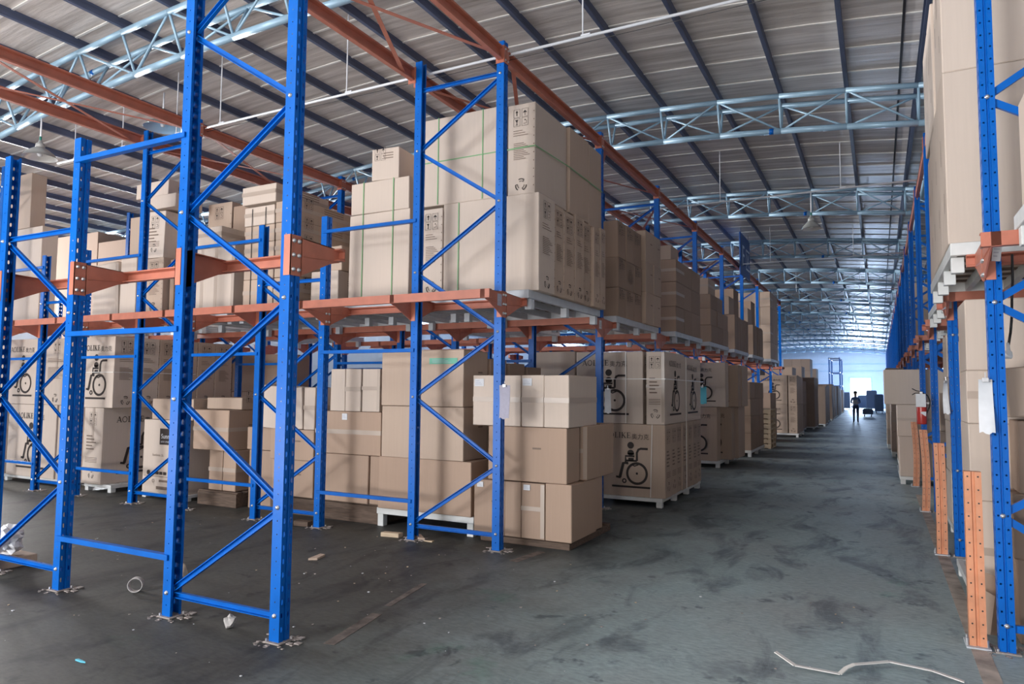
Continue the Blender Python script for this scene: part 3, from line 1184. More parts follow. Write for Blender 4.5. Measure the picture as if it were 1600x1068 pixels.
def face_print(kind, w, h):
    """list of (polys, material key) drawn on a face w x h"""
    out = []
    if kind == 'aolike':
        s = 0.088*h/1.13
        tw = (SERIF_W+0.15)*s
        x0 = w*0.20 if w > 1.2 else w*0.10
        out.append((scaled(SERIF, s, x0, h*0.805), 'ink'))
        out.append((scaled([text_polys('\u5965\u529b\u514b')], s*1.08, x0+tw, h*0.798), 'ink'))
        c = 0.56*h
        out.append((scaled(CHAIR, c, w*0.5-0.40*c, h*0.185), 'ink'))
        out.append(([quad(w*0.22, h*0.118, w*0.80, h*0.145)], 'ink'))
    elif kind == 'spine':
        s = min(0.30*w, 0.10)
        out.append((pictos(w*0.5-s*1.05, h-0.07-2.1*s, s), 'ink'))
        out.append(([quad(w*.2, h*.70-i*.03, w*(.55+.2*((i*7) % 3)/2), h*.70-i*.03+.008) for i in range(3)], 'ink_faint'))
        out.append(([quad(w*.22, h*.56-i*.022, w*(.6+.22*((i*5) % 4)/3), h*.56-i*.022+.008) for i in range(10)], 'ink_faint'))
        out.append((recycle(w*.5, 0.12, min(.075, .24*w)), 'ink'))
        out.append(([quad(w-.018, h*(.08+.09*i), w-.006, h*(.08+.09*i)+.012) for i in range(10)], 'seam'))
    elif kind == 'spine_text':
        s = min(0.30*w, 0.10)
        out.append((pictos(w*0.5-s*1.05, h-0.08-2.1*s, s), 'ink'))
        out.append(([quad(w*.18, h*.62-i*.055, w*(.5+.1*((i*7) % 3)), h*.62-i*.055+.022) for i in range(5)], 'ink_faint'))
        out.append(([quad(w*.15, h*.34-i*.025, w*.78, h*.34-i*.025+.009) for i in range(4)], 'ink_faint'))
        out.append((recycle(w*.5, 0.16, min(.07, .26*w)), 'ink'))
    elif kind == 'pictos':
        s = 0.085
        out.append((pictos(w*0.12, h*0.62, s), 'ink'))
        out.append(([quad(w*.45, h*.66+i*.035, w*.8, h*.66+i*.035+.012) for i in range(3)], 'ink_faint'))
    elif kind == 'mark':
        out.append(([quad(w*.58, h*.60, w*.58+.11, h*.60+.02)], 'ink_faint'))
    elif kind == 'bluemark':
        out.append(([quad(w*.25, h*.25, w*.25+.02, h*.55), quad(w*.85, h*.8, w*.85+.05, h*.93)], 'blue_ink'))
    elif kind == 'rings':
        for r in (.05, .085, .12):
            out.append(([ring(w*.5, h*.5, r*h/.5, .012)], 'ink_faint'))
    elif kind == 'logo':
        out.append(([quad(w*.40, h*.66, w*.80, h*.88)], 'ink'))
        out.append((scaled([text_polys('Sunn')], 0.105, w*.43, h*.745), 'paper'))
        out.append((scaled([text_polys('LOCK UP BOX')], 0.035, w*.43, h*.69), 'paper'))
        out.append((scaled([text_polys('Eastlince  St.')], 0.055, w*.24, h*.50), 'ink_faint'))
        out.append((recycle(w*.16, h*.27, .035), 'ink'))
        out.append(([disc(w*.16, h*.27, .04)], 'ink'))
        out.append(([quad(w*.25+i*.09, h*.25, w*.25+i*.09+.07, h*.29) for i in range(4)], 'ink'))
        out.append(([ring(w*.28, h*.16, .025, .008)]+[quad(w*.42, h*.15, w*.72, h*.18)], 'ink_faint'))
        out.append(([quad(w*.06, h*.22, w*.9, h*.226), quad(w*.36, h*.05, w*.82, h*.09)], 'ink_faint'))
    elif kind == 'slits':
        out.append(([quad(w*.35, h*.52, w*.35+.022, h*.68), quad(w*.70, h*.2, w*.70+.022, h*.32)], 'seam'))
    return out


# ------------------------------------------------------------------ cartons
# the cartons that show largest, counted in the order they are stacked; the small rest become one mass
KEEP = set()
for _t in (
    '0-12,16,19-38,40-48,51-84,86-111,115,127,129-131,139-141,143-145,147-155,162-163,171-173,175-177,179-182,184-186,188-190'
    ',192-212,214-216,218-234,236-238,240-242,244-246,248-258,267,270,272-273,276-277,280-281,284-285,288-289,292-293,297-299'
    ',302-303,307-309,312-314,317-319,337,342,347,352,377,382,387,407,412,434,438-439,456-459,478-479,494,496-498,518,520,522'
    '-525,527-531,534,537,540,543-546,549-550,552-553,555-556,558-559,562,565,568-570,575,588,592,596,604,608,612,620,716,718'
    ',720,722'
).split(','):
    _a = _t.split('-')
    KEEP.update(range(int(_a[0]), int(_a[-1])+1))
REST = MB()

NCARTON = [0]


def carton(x0, x1, y0, y1, z0, z1, label, group, mat_='carton', prints=(), tape=None, sticker=None, rot=0.0, tilt=(0, 0), cat='carton', seam=True, bev=0.007, child_tape=True):
    """a closed shipping carton standing on z0; prints = [(face, kind)], faces -y, +x, -x"""
    w, d, h = x1-x0, y1-y0, z1-z0
    NCARTON[0] += 1
    if NCARTON[0]-1 not in KEEP:
        REST.rbox(x0, x1, y0, y1, z0, z1, bev, mat_, 0.003)
        return None
    m = MB()
    jit = 0.004
    m.rbox(-w/2, w/2, -d/2, d/2, 0, h, bev, mat_, jit)
    # top flap joint
    if seam:
        m.box(-w/2+0.01, w/2-0.01, -0.0025, 0.0025, h-0.002, h+0.0045, 'seam')
    e = 0.0056

    def frame(face):
        if face == '-y':
            return (Vector((-w/2, -d/2-e, 0)), Vector((1, 0, 0)), w)
        if face == '+x':
            return (Vector((w/2+e, -d/2, 0)), Vector((0, 1, 0)), d)
        return (Vector((-w/2-e, d/2, 0)), Vector((0, -1, 0)), d)
    for face, kind in prints:
        o, u, fw = frame(face)
        nrm = u.cross(Vector((0, 0, 1)))
        lay = 0
        for polys, key in face_print(kind, fw, h):
            lay += 1
            for vs, fs in polys:
                m.add([o+nrm*0.0004*lay+u*a+Vector((0, 0, b)) for a, b in vs], fs, key)
    o = link('carton', fixn(m.mesh('carton')), loc=((x0+x1)/2, (y0+y1)/2, z0), rot=(tilt[0], tilt[1], rot))
    if tape and child_tape:
        t = MB()
        if tape == 'v':       # strip down the front centre and over the top
            t.box(-0.03, 0.03, -d/2-0.006, -d/2-0.004, h*0.55, h, 'tape')
        elif tape == 'h':     # round the middle
            t.box(-w/2, w/2, -d/2-0.006, -d/2-0.004, h*0.47, h*0.47+0.06, 'tape')
            t.box(w/2+0.004, w/2+0.006, -d/2, d/2, h*0.47, h*0.47+0.06, 'tape')
        elif tape == 'e':     # edge tape on one front corner
            t.box(w/2-0.05, w/2, -d/2-0.006, -d/2-0.004, h*0.03, h*0.98, 'tape')
            t.box(-w/2, w/2, -d/2-0.0062, -d/2-0.004, h*0.5, h*0.5+0.05, 'tape')
        tag(link('packing_tape', t.mesh('packing_tape'), o), 'clear glossy tape')
    if sticker:
        a, b, sw, sh, key = sticker
        t = MB()
        xx, zz = -w/2+a*w, b*h
        t.box(xx, xx+sw, -d/2-0.0075, -d/2-0.0062, zz-sh, zz, key)
        for i in range(3):
            t.box(xx+0.1*sw, xx+sw*(0.55+0.12*i), -d/2-0.0079, -d/2-0.0074, zz-sh*(0.3+0.22*i), zz-sh*(0.24+0.22*i), 'paper_print')
        tag(link('shipping_label', t.mesh('shipping_label'), o), '%s paper shipping label' % ('pale green' if key == 'green_card' else ('lilac' if key == 'lilac_paper' else 'white')))
    tag(o, label, cat, group)
    return o


def tier_words(i, n):
    if n == 1:
        return 'single tier'
    if i == 0:
        return 'bottom tier'
    if i == n-1:
        return 'top tier'
    if n == 3:
        return 'middle tier'
    return '%s tier up' % ORD[i+1]


def grid(where, group, xs, ys, zs, mat_='carton', front='', pr=None, tape=None, look='brown', cells=None, jitter=0.006, side='+x', deep=True, seam=True):
    """a block of cartons; keeps the front row and the aisle-side column, which are all that shows"""
    nx, ny, nz = len(xs)-1, len(ys)-1, len(zs)-1
    for k in range(nz):
        for j in range(ny):
            for i in range(nx):
                edge = (i == nx-1) if side == '+x' else (i == 0)
                if not (j == 0 or edge):
                    continue
                if cells and not cells(i, j, k):
                    continue
                g = 0.004
                q = rnd.uniform
                a = nx-1-i if side == '+x' else i
                pos = []
                if nx > 1:
                    pos.append('aisle end' if a == 0 else '%s from aisle' % ORD[a+1])
                if ny > 1:
                    pos.append('front' if j == 0 else '%s back' % ORD[j+1])
                lab = '%s carton, %s, %s, %s' % (look, tier_words(k, nz), ' '.join(pos) if pos else 'alone', where)
                t = tape if (j == 0 and rnd.random() < 0.7) else None
                sx = q(-jitter, jitter)
                carton(xs[i]+g+sx, xs[i+1]-g+sx, ys[j]+g, ys[j+1]-g+q(-jitter, 0), zs[k], zs[k+1]-0.003, lab, group, mat_,
                       pr(i, j, k) if pr else (), t, seam=seam, rot=q(-.006, .006))


# ------------------------------------------------------------------ pallets
def pallet(x0, x1, y0, y1, z, label, group, key='pallet_white', leg=0.08, deck=0.06, nleg=(2, 3), hang=False):
    root = empty('pallet', ((x0+x1)/2, (y0+y1)/2, z-leg if not hang else z-leg))
    w, d = (x1-x0), (y1-y0)
    m = MB()
    b = 0.05
    zt, zb = leg+deck, leg
    for y in (-d/2, d/2-b):
        m.rbox(-w/2, w/2, y, y+b, zb, zt, 0.004, key)
    for x in (-w/2, w/2-b):
        m.rbox(x, x+b, -d/2+b, d/2-b, zb, zt, 0.004, key)
    n = 4
    for i in range(1, n):
        x = -w/2+w*i/n
        m.box(x-0.025, x+0.025, -d/2+b, d/2-b, zb+0.005, zt-0.006, key)
    for i in range(0, 7):
        y = -d/2+b+(d-2*b)*(i+0.5)/7
        m.box(-w/2+b, w/2-b, y-0.05, y+0.05, zt-0.012, zt-0.001, 'wood' if hang else key)
    link('deck', fixn(m.mesh('pallet_deck')), root)
    lm = MB()
    s = 0.045
    lm.rbox(-s, s, -s, s, 0, leg, 0.004, key)
    me = lm.mesh('pallet_leg')
    nx, ny = nleg
    for i in range(nx):
        for j in range(ny):
            lx = -w/2+0.055+(w-0.11)*i/(nx-1)
            ly = -d/2+(0.14 if hang else 0.055)+(d-(0.28 if hang else 0.11))*j/(ny-1)
            link('leg', me, root, (lx, ly, 0))
    tag(root, label, 'pallet', group)
    return root


def wood_pallet(x0, x1, y0, y1, h, label, group):
    root = empty('wooden_pallet', ((x0+x1)/2, (y0+y1)/2, 0))
    w, d = x1-x0, y1-y0
    for x in (-w/2, -0.04, w/2-0.08):
        m = MB()
        m.rbox(x, x+0.08, -d/2, d/2, 0, h-0.02, 0.004, 'wood')
        link('stringer', m.mesh('stringer'), root)
    n = 6
    for i in range(n):
        y = -d/2+(d-0.1)*i/(n-1)
        m = MB()
        m.rbox(-w/2, w/2, y, y+0.1, h-0.02, h, 0.003, 'wood')
        link('board', m.mesh('board'), root)
    m = MB()
    m.rbox(-w/2, w/2, -d/2-0.02, -d/2, 0, h-0.02, 0.003, 'wood', 0.003)
    link('front_board', m.mesh('front_board'), root)
    tag(root, label, 'pallet', group)
    return root


def strap(pts, label, key, width=0.014, cat='strap', group=None):
    m = MB()
    for a, b in zip(pts, pts[1:]):
        a, b = Vector(a), Vector(b)
        d = (b-a).normalized()
        up = Vector((0, 0, 1)) if abs(d.z) < 0.7 else Vector((1, 0, 0) if abs(d.x) < .5 else (0, 1, 0))
        m.bar(a, b, [(-0.0012, -width/2), (0.0012, -width/2), (0.0012, width/2), (-0.0012, width/2)], key, up)
    o = link('strap', m.mesh('strap'))
    tag(o, label, cat, group)




# ------------------------------------------------------------------ goods on the floor, first left-hand lane
def lane_one_floor():
    G = 'cartons on the front wooden pallet'
    wh = 'wooden pallet by nearest aisle post'
    wood_pallet(-0.5, 0.655, 0.42, 1.75, 0.092, 'low dark wooden pallet behind the front blue aisle post', 'floor pallets')
    lab = (0.10, 0.965, 0.085, 0.062, 'paper')
    # bottom tier
    carton(-0.565, -0.15, 0.35, 1.12, 0.092, 0.72, 'white-labelled carton behind the post, bottom tier, %s' % wh, G, 'carton_brown_shade', sticker=lab, prints=[('-y', 'mark')])
    carton(-0.143, 0.06, 0.35, 1.12, 0.092, 0.72, 'slim carton just right of post, bottom tier, %s' % wh, G, 'carton_brown_shade')
    carton(0.068, 0.365, 0.35, 1.12, 0.092, 0.725, 'labelled carton in the open, bottom tier, %s' % wh, G, 'carton_brown_shade', sticker=lab, tape='e')
    carton(0.372, 0.698, 0.35, 1.12, 0.092, 0.73, 'brown carton at the aisle corner, bottom tier, %s' % wh, G, 'carton_brown_shade')
    carton(0.30, 0.665, 1.13, 1.42, 0.092, 0.73, 'carton set back behind the corner, bottom tier, %s' % wh, G, 'carton_brown_shade', seam=False)
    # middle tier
    carton(-0.385, 0.632, 0.36, 0.74, 0.735, 1.362, 'wide brown carton across the middle tier, %s' % wh, G, 'carton_brown_shade', prints=[('-y', 'mark')])
    carton(0.02, 0.705, 0.80, 1.72, 0.735, 1.375, 'brown carton jutting into the aisle, middle tier, %s' % wh, G, 'carton_brown_shade', tape='e')
    # top tier
    carton(-0.595, 0.05, 0.35, 1.12, 1.368, 1.965, 'carton with white label, top tier left, %s' % wh, G, 'carton_pale', tape='h', sticker=(0.03, 0.93, 0.13, 0.09, 'paper'))
    carton(0.06, 0.345, 0.35, 1.15, 1.368, 1.965, 'slim carton with bluish label, top tier, %s' % wh, G, 'carton_pale', tape='h', sticker=(0.06, 0.94, 0.12, 0.085, 'paper'))
    carton(0.352, 0.662, 0.35, 1.22, 1.368, 1.965, 'taped carton at aisle corner, top tier, %s' % wh, G, 'carton_pale', tape='h')

    # second stack: three big cartons on a white pallet, more behind
    G = 'large cartons between the first two left frames'
    pallet(-2.12, -0.64, 0.47, 2.55, 0.16, 'white floor pallet under the three big plain cartons', 'floor pallets', leg=0.16, deck=0.08)
    wh = 'tall stack between the two front posts'
    carton(-2.08, -0.665, 0.44, 1.05, 0.24, 0.905, 'largest plain carton, bottom tier, front of %s' % wh, G, 'carton_brown_shade', prints=[('+x', 'mark')])
    carton(-2.04, -0.785, 0.44, 1.05, 0.908, 1.572, 'large plain carton, middle tier, front of %s' % wh, G, prints=[('+x', 'mark')])
    carton(-2.06, -0.795, 0.44, 1.05, 1.575, 2.285, 'large carton with green label, top tier, front of %s' % wh, G,
           sticker=(0.60, 0.86, 0.42, 0.075, 'green_card'), prints=[('+x', 'mark')])
    t = MB()
    t.rbox(-1.9, -0.84, 0.50, 1.0, 2.292, 2.298, 0.002, 'carton')
    tag(link('cardboard_sheet', t.mesh('cardboard_sheet')), 'loose cardboard sheet lying on top of the tall front stack', 'cardboard', G)
    for k, (za, zb) in enumerate(((0.24, 0.9), (0.905, 1.56), (1.565, 2.2))):
        for j, (ya, yb) in enumerate(((1.07, 1.52), (1.54, 2.02), (2.04, 2.5))):
            carton(-1.5, -0.76+0.03*j, ya, yb, za, zb-0.04*j*(k == 2), 'brown carton, %s, %s row back behind the big front stack' % (tier_words(k, 3), ORD[j+2]), G, 'carton_dark_shade', prints=[('+x', 'mark')])

    # third stack
    G = 'cartons beside the short blue frame'
    wh = 'stack beside the short frame'
    wood_pallet(-3.2, -2.12, 0.55, 1.6, 0.255, 'dark wooden pallet beside the foot of the short frame', 'floor pallets')
    carton(-3.22, -2.30, 0.50, 1.2, 0.258, 0.895, 'broad carton, bottom tier, %s' % wh, G, 'carton_brown_shade')
    carton(-2.285, -2.12, 0.52, 1.2, 0.258, 0.895, 'narrow carton filling the gap, bottom tier, %s' % wh, G, 'carton_brown_shade')
    carton(-3.25, -2.10, 0.50, 1.2, 0.90, 1.478, 'wide carton with white label, middle tier, %s' % wh, G, 'carton_brown_shade', tape='h', sticker=(0.42, 0.95, 0.09, 0.085, 'paper'))
    carton(-2.99, -2.735, 0.50, 1.0, 1.482, 2.06, 'left carton of a taped pair, top tier, %s' % wh, G, 'carton_pale')
    carton(-2.73, -2.46, 0.50, 1.0, 1.482, 2.06, 'right carton of a taped pair, top tier, %s' % wh, G, 'carton_pale', tape='h')
    carton(-2.435, -2.13, 0.50, 1.0, 1.482, 2.06, 'carton with torn shiny tape, top tier, %s' % wh, G, 'carton_pale', tape='e')

    # fourth stack
    G = 'cartons behind the nearest tall post'
    wh = 'stack behind the nearest tall post'
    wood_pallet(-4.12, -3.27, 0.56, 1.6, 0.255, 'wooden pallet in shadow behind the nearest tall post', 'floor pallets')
    carton(-4.06, -3.27, 0.50, 1.2, 0.258, 0.765, 'carton, bottom tier, %s' % wh, G, 'carton_brown_shade', prints=[('-y', 'mark')])
    carton(-4.11, -3.28, 0.50, 1.2, 0.77, 1.20, 'carton, middle tier, %s' % wh, G, 'carton_brown_shade', prints=[('-y', 'mark')])
    carton(-3.70, -3.50, 0.50, 1.1, 1.205, 1.80, 'slim leaning carton, top tier left of the pair, %s' % wh, G, 'carton_pale', tilt=(0, -0.05))
    carton(-3.48, -3.27, 0.50, 1.1, 1.205, 1.80, 'slim taped carton, top tier right of the pair, %s' % wh, G, 'carton_pale', tape='h')
    carton(-4.42, -3.93, 0.52, 1.1, 1.205, 1.82, 'pale tilted carton, top tier far left, %s' % wh, G, 'carton_pale', tilt=(0, 0.06))
    carton(-4.66, -4.16, 0.62, 1.3, 0.0, 0.86, 'shaded carton on the floor left of the %s' % wh, G, 'carton_dark_shade')
    carton(-4.72, -4.15, 0.62, 1.3, 0.865, 1.2, 'shaded carton, second tier, left of the %s' % wh, G, 'carton_dark_shade')

    # fifth stack
    G = 'cartons behind the second tall frame'
    wh = 'between the second tall frame posts'
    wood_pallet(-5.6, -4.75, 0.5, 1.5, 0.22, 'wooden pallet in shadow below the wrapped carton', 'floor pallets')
    for i, (a, b) in enumerate(((-5.45, -5.15), (-5.14, -4.86))):
        carton(a, b, 0.55, 1.2, 0.223, 0.83, '%s small carton, bottom tier, %s' % (('left', 'right')[i], wh), G, 'carton_brown_shade', tape='h')
    carton(-5.71, -4.93, 0.45, 1.1, 0.835, 1.445, 'taped square carton, middle tier, %s' % wh, G, 'carton_brown_shade', tape='h', prints=[('+x', 'mark')])
    carton(-5.68, -4.9, 0.66, 1.35, 1.45, 1.63, 'flat printed carton lying on top, %s' % wh, G, prints=[('+x', 'pictos')])
    carton(-4.86, -4.72, 1.2, 1.9, 0.0, 1.4, 'tall shaded carton set back %s' % wh, G, 'carton_dark_shade')

    # sixth: printed carton
    G = 'printed cartons on the left'
    pallet(-6.95, -5.85, 0.48, 1.6, 0.05, 'low pallet under the carton with the black logo', 'floor pallets', leg=0.05, deck=0.05)
    carton(-6.9, -5.88, 0.45, 1.1, 0.10, 1.262, 'pale carton printed with a black logo panel and small marks', G, 'carton_pale', prints=[('-y', 'logo')])
    carton(-6.74, -5.76, 0.47, 1.1, 1.266, 1.60, 'long low carton lying on the carton with the logo', G, 'carton')

    # wheelchair cartons at the far left
    G = 'wheelchair cartons on the left'
    pallet(-8.46, -7.72, 0.46, 1.9, 0.07, 'white pallet under the left wheelchair cartons', 'floor pallets', leg=0.07, deck=0.06)
    carton(-8.44, -7.92, 0.40, 1.62, 0.13, 1.42, 'wheelchair carton printed towards the aisle, lower tier, pallet beyond the logo carton', G, 'carton_pale', tape='v', prints=[('+x', 'aolike'), ('-y', 'spine_text')])
    ys = [0.40, 0.86, 1.25, 1.64, 2.05, 2.45, 2.85]
    for j in range(6):
        carton(-9.0 if j else -8.66, -7.70, ys[j]+.004, ys[j+1]-.004, 1.425, 2.64, 'wheelchair carton, upper tier, %s from front, pallet beyond logo carton' % ORD[j+1], G, 'carton_pale' if j < 2 else 'carton',
               prints=[('+x', 'spine')]+([('-y', 'aolike')] if j == 0 else []))
    ys = [1.95, 2.4, 2.85]
    for j in range(2):
        carton(-9.0, -7.72, ys[j]+.004, ys[j+1]-.004, 0.0, 1.42, 'shaded wheelchair carton, lower tier, %s from front, pallet beyond logo carton' % ORD[j+2], G, prints=[('+x', 'spine')])
    pallet(-11.0, -9.0, 0.47, 1.6, 0.07, 'white pallet at the far left edge of the lane', 'floor pallets', leg=0.07, deck=0.05)
    carton(-11.05, -9.95, 0.45, 0.85, 1.445, 2.66, 'wheelchair carton, upper tier, farthest left pallet', G, 'carton_pale', prints=[('-y', 'aolike')])
    carton(-9.93, -9.0, 0.47, 0.87, 1.445, 2.65, 'wheelchair carton turned sideways, upper tier, next to farthest left pallet', G, 'carton_pale', tape='v', prints=[('-y', 'spine')])
    carton(-10.9, -9.36, 0.45, 0.85, 0.12, 1.44, 'wheelchair carton with large print, lower tier, farthest left pallet', G, 'carton_pale', prints=[('-y', 'aolike')])
    carton(-9.34, -8.98, 0.47, 1.0, 0.12, 1.44, 'narrow carton beside the printed one, lower tier, farthest left pallet', G, 'carton_pale')
    carton(-12.3, -11.1, 0.45, 0.95, 0.0, 1.44, 'plain carton at the very left edge, lower tier', G, 'carton_pale')
    carton(-12.3, -11.1, 0.45, 0.95, 1.445, 2.62, 'plain carton at the very left edge, upper tier', G, 'carton_pale')
    strap([(-9.1, 0.385, 2.03), (-7.68, 0.385, 2.03), (-7.68, 2.0, 2.03)], 'thin white strap round the upper wheelchair cartons at the left', 'white_strap', 0.012, 'strap', 'pallet straps')


lane_one_floor()


# ------------------------------------------------------------------ goods on the upper level, first left-hand lane
def lane_one_level():
    P0, P1 = 0.405, 2.825
    Z = 2.985
    kw = dict(key='pallet_steel', leg=0.125, deck=0.10, nleg=(2, 3), hang=True)
    pallet(-1.50, 0.115, P0, P1, LV, 'grey pallet on the rails at the aisle end of the first bay', 'upper pallets', **kw)
    pallet(-2.85, -1.62, P0, P1, LV, 'grey pallet on the rails, second from the aisle, first bay', 'upper pallets', **kw)
    pallet(-4.85, -3.2, P0, P1, LV, 'grey pallet on the rails behind the short frame, first bay', 'upper pallets', **kw)
    pallet(-6.6, -5.0, P0, P1, LV, 'grey pallet on the rails, fourth from the aisle, first bay', 'upper pallets', **kw)
    pallet(-8.7, -7.0, P0, P1, LV, 'grey pallet on the rails, fifth from the aisle, first bay', 'upper pallets', **kw)
    pallet(-11.65, -10.15, P0, P1, LV, 'grey pallet on the rails at the far left, first bay', 'upper pallets', **kw)
    G = 'strapped cartons on the first upper pallet'
    wh = 'first upper pallet by the aisle'
    ys = [0.50, 0.985, 1.31, 1.66, 2.0, 2.31, 2.57, 2.80]
    for j in range(7):
        carton(-1.16 if j == 0 else -1.1, 0.19+rnd.uniform(-.03, .02), ys[j]+.006, ys[j+1]-.006, Z, 4.175-0.02*(j % 3), 'flat carton on edge, lower tier, %s from front, %s' % (ORD[j+1], wh), G, 'carton_pale' if j == 0 else 'carton',
               prints=[('+x', 'spine')], seam=False, rot=rnd.uniform(-.01, .01))
    carton(-1.50, -1.175, 0.50, 1.6, Z, 4.14, 'narrow printed carton at the left of the lower tier, %s' % wh, G, 'carton_pale', prints=[('-y', 'spine')])
    carton(-1.54, -0.27, 0.52, 1.45, 4.18, 5.34, 'big strapped carton, upper tier left, %s' % wh, G, 'carton_pale', seam=False)
    carton(-0.245, 0.125, 0.53, 1.50, 4.18, 5.32, 'printed upright carton at the aisle corner, upper tier, %s' % wh, G, 'carton_pale', prints=[('-y', 'spine')], seam=False)
    carton(-0.9, 0.17, 1.52, 2.2, 4.16, 5.33, 'pale-edged carton, upper tier, second along aisle, %s' % wh, G, 'carton', seam=False)
    carton(-0.9, 0.17, 2.21, 2.72, 4.14, 5.31, 'carton, upper tier, third along the aisle, %s' % wh, G, 'carton', seam=False)
    for x in (-1.27, -0.60):
        strap([(x, 0.512, 4.19), (x, 0.512, 5.345)], 'green vertical strap %s on the big upper carton' % ('left' if x < -1 else 'right'), 'green_strap', 0.014, 'strap', 'pallet straps')
    strap([(-1.545, 0.515, 4.76), (0.14, 0.515, 4.76), (0.185, 1.5, 4.76), (0.185, 2.73, 4.74)], 'green level strap around the upper tier of the first upper pallet', 'green_strap', 0.014, 'strap', 'pallet straps')
    strap([(-0.93, 0.492, 3.0), (-0.93, 0.492, 4.17)], 'green vertical strap on the lower tier of the first upper pallet', 'green_strap', 0.014, 'strap', 'pallet straps')
    # second pallet
    G = 'cartons on the second upper pallet'
    wh = 'second upper pallet from the aisle'
    carton(-2.72, -1.70, 0.50, 1.5, Z, 4.19, 'large green-strapped carton, lower tier, %s' % wh, G, 'carton_pale')
    carton(-2.70, -1.72, 0.50, 1.4, 4.195, 4.635, 'green-strapped carton, upper tier, %s' % wh, G, 'carton_pale')
    carton(-2.38, -1.95, 0.52, 1.0, 4.64, 5.08, 'small tilted carton with marks perched on top, %s' % wh, G, 'carton_pale', prints=[('-y', 'pictos')], tilt=(0, 0.0), rot=0.10)
    for x in (-2.48, -1.97):
        strap([(x, 0.49, Z+.01), (x, 0.49, 4.64)], 'green strap %s on the second upper pallet' % ('left' if x < -2.2 else 'right'), 'green_strap', 0.014, 'strap', 'pallet straps')
    # third pallet: flat bundles
    G = 'flat cartons on the third upper pallet'
    wh = 'third upper pallet from the aisle'
    zs = [Z, 3.42, 3.70, 3.98, 4.24]
    for k in range(4):
        for i, (a, b) in enumerate(((-4.78, -4.16), (-4.14, -3.70))):
            carton(a, b, 0.5, 1.7, zs[k], zs[k+1]-.005, 'flat long carton, %s, %s column, %s' % (('bottom tier', 'second tier', 'third tier', 'fourth tier')[k], ('left', 'right')[i], wh), G,
                   'carton', prints=[('+x', 'pictos')] if i else (), tape='h')
    for k, (za, zb) in enumerate(((4.245, 4.53),)):
        carton(-4.80, -4.17, 0.5, 1.7, za, zb, 'flat long carton, fifth tier left, %s' % wh, G, 'carton_pale', tape='h')
        carton(-4.15, -3.72, 0.5, 1.75, za, 4.56, 'flat long carton, fifth tier right, %s' % wh, G, 'carton', prints=[('+x', 'pictos')], tape='h')
    carton(-4.82, -4.12, 0.46, 1.6, 4.565, 4.84, 'flat carton topping the bundle stack, %s' % wh, G, 'carton_pale', prints=[('+x', 'pictos')], tape='h')
    for x in (-4.62, -4.34, -3.98):
        strap([(x, 0.49, Z+.01), (x, 0.485, 4.5)], 'dark tie %s on the flat carton bundle' % ('left' if x < -4.5 else ('middle' if x < -4.2 else 'right')), 'rubber', 0.012, 'strap', 'pallet straps')
    carton(-3.46, -2.95, 0.55, 1.5, Z, 3.46, 'carton at aisle side of the bundles, lower tier, %s' % wh, G, 'carton_pale', prints=[('+x', 'spine')])
    carton(-3.2, -2.94, 0.6, 1.3, 3.465, 3.82, 'small carton set on the aisle side, upper tier, %s' % wh, G, 'carton')
    carton(-3.5, -2.95, 1.52, 2.4, Z, 4.4, 'tall shaded carton behind the flat bundles, %s' % wh, G, 'carton')
    # fourth pallet: bulging sacks of flat packs
    G = 'bulging cartons on the fourth upper pallet'
    wh = 'fourth upper pallet from the aisle'
    for i, (a, b) in enumerate(((-5.98, -5.72), (-5.71, -5.40), (-5.39, -5.02))):
        carton(a, b, 0.5, 1.1, Z, 4.03, 'bulging pale carton, %s of three, %s' % (('left', 'middle', 'right')[i], wh), G, 'carton_pale', bev=0.03)
    carton(-5.85, -5.3, 0.5, 0.95, 4.035, 4.32, 'small pale carton on the bulging ones, %s' % wh, G, 'carton_pale', tape='h')
    carton(-6.5, -5.92, 1.2, 2.2, Z, 4.95, 'tall shaded carton at the back left, %s' % wh, G, 'carton', prints=[('-y', 'spine')])
    carton(-5.88, -4.98, 1.2, 2.2, Z, 4.85, 'tall shaded carton at the back right, %s' % wh, G, 'carton_dark_shade', prints=[('-y', 'pictos')])
    # fifth pallet
    G = 'mixed cartons on the fifth upper pallet'
    wh = 'fifth upper pallet from the aisle'
    carton(-8.55, -7.85, 0.5, 1.1, Z, 3.95, 'bulging pale carton leaning left, %s' % wh, G, 'carton_pale', bev=0.03, tilt=(0, -0.05), prints=[('+x', 'pictos')])
    carton(-7.78, -7.36, 0.5, 1.1, Z, 4.0, 'pale upright carton in the middle, %s' % wh, G, 'carton_pale')
    carton(-7.10, -6.66, 0.5, 1.1, Z, 3.93, 'printed carton at the right, lower tier, %s' % wh, G, prints=[('-y', 'spine')])
    carton(-7.17, -6.68, 0.5, 1.1, 3.935, 4.72, 'printed leaning carton, second tier right, %s' % wh, G, 'carton_pale', prints=[('-y', 'spine_text')], tilt=(0, 0.03))
    carton(-7.75, -7.2, 0.62, 1.2, 4.005, 4.72, 'plain carton, second tier left, %s' % wh, G, 'carton')
    carton(-7.14, -6.40, 0.48, 1.0, 4.755, 4.98, 'flat pale carton lying across, third tier, %s' % wh, G, 'carton_pale')
    carton(-7.45, -6.62, 0.50, 1.0, 4.985, 5.24, 'flat pale carton on the very top, %s' % wh, G, 'carton_pale', prints=[('+x', 'rings')])
    carton(-6.62, -6.52, 0.60, 1.0, Z, 3.9, 'thin dark carton slotted in at the right, %s' % wh, G, 'carton_dark_shade')
    # sixth pallet
    G = 'cartons on the far left upper pallet'
    wh = 'far left upper pallet'
    carton(-11.6, -10.22, 0.5, 0.8, Z, 4.82, 'tall pale carton, lower tier, %s' % wh, G, 'carton_pale', prints=())
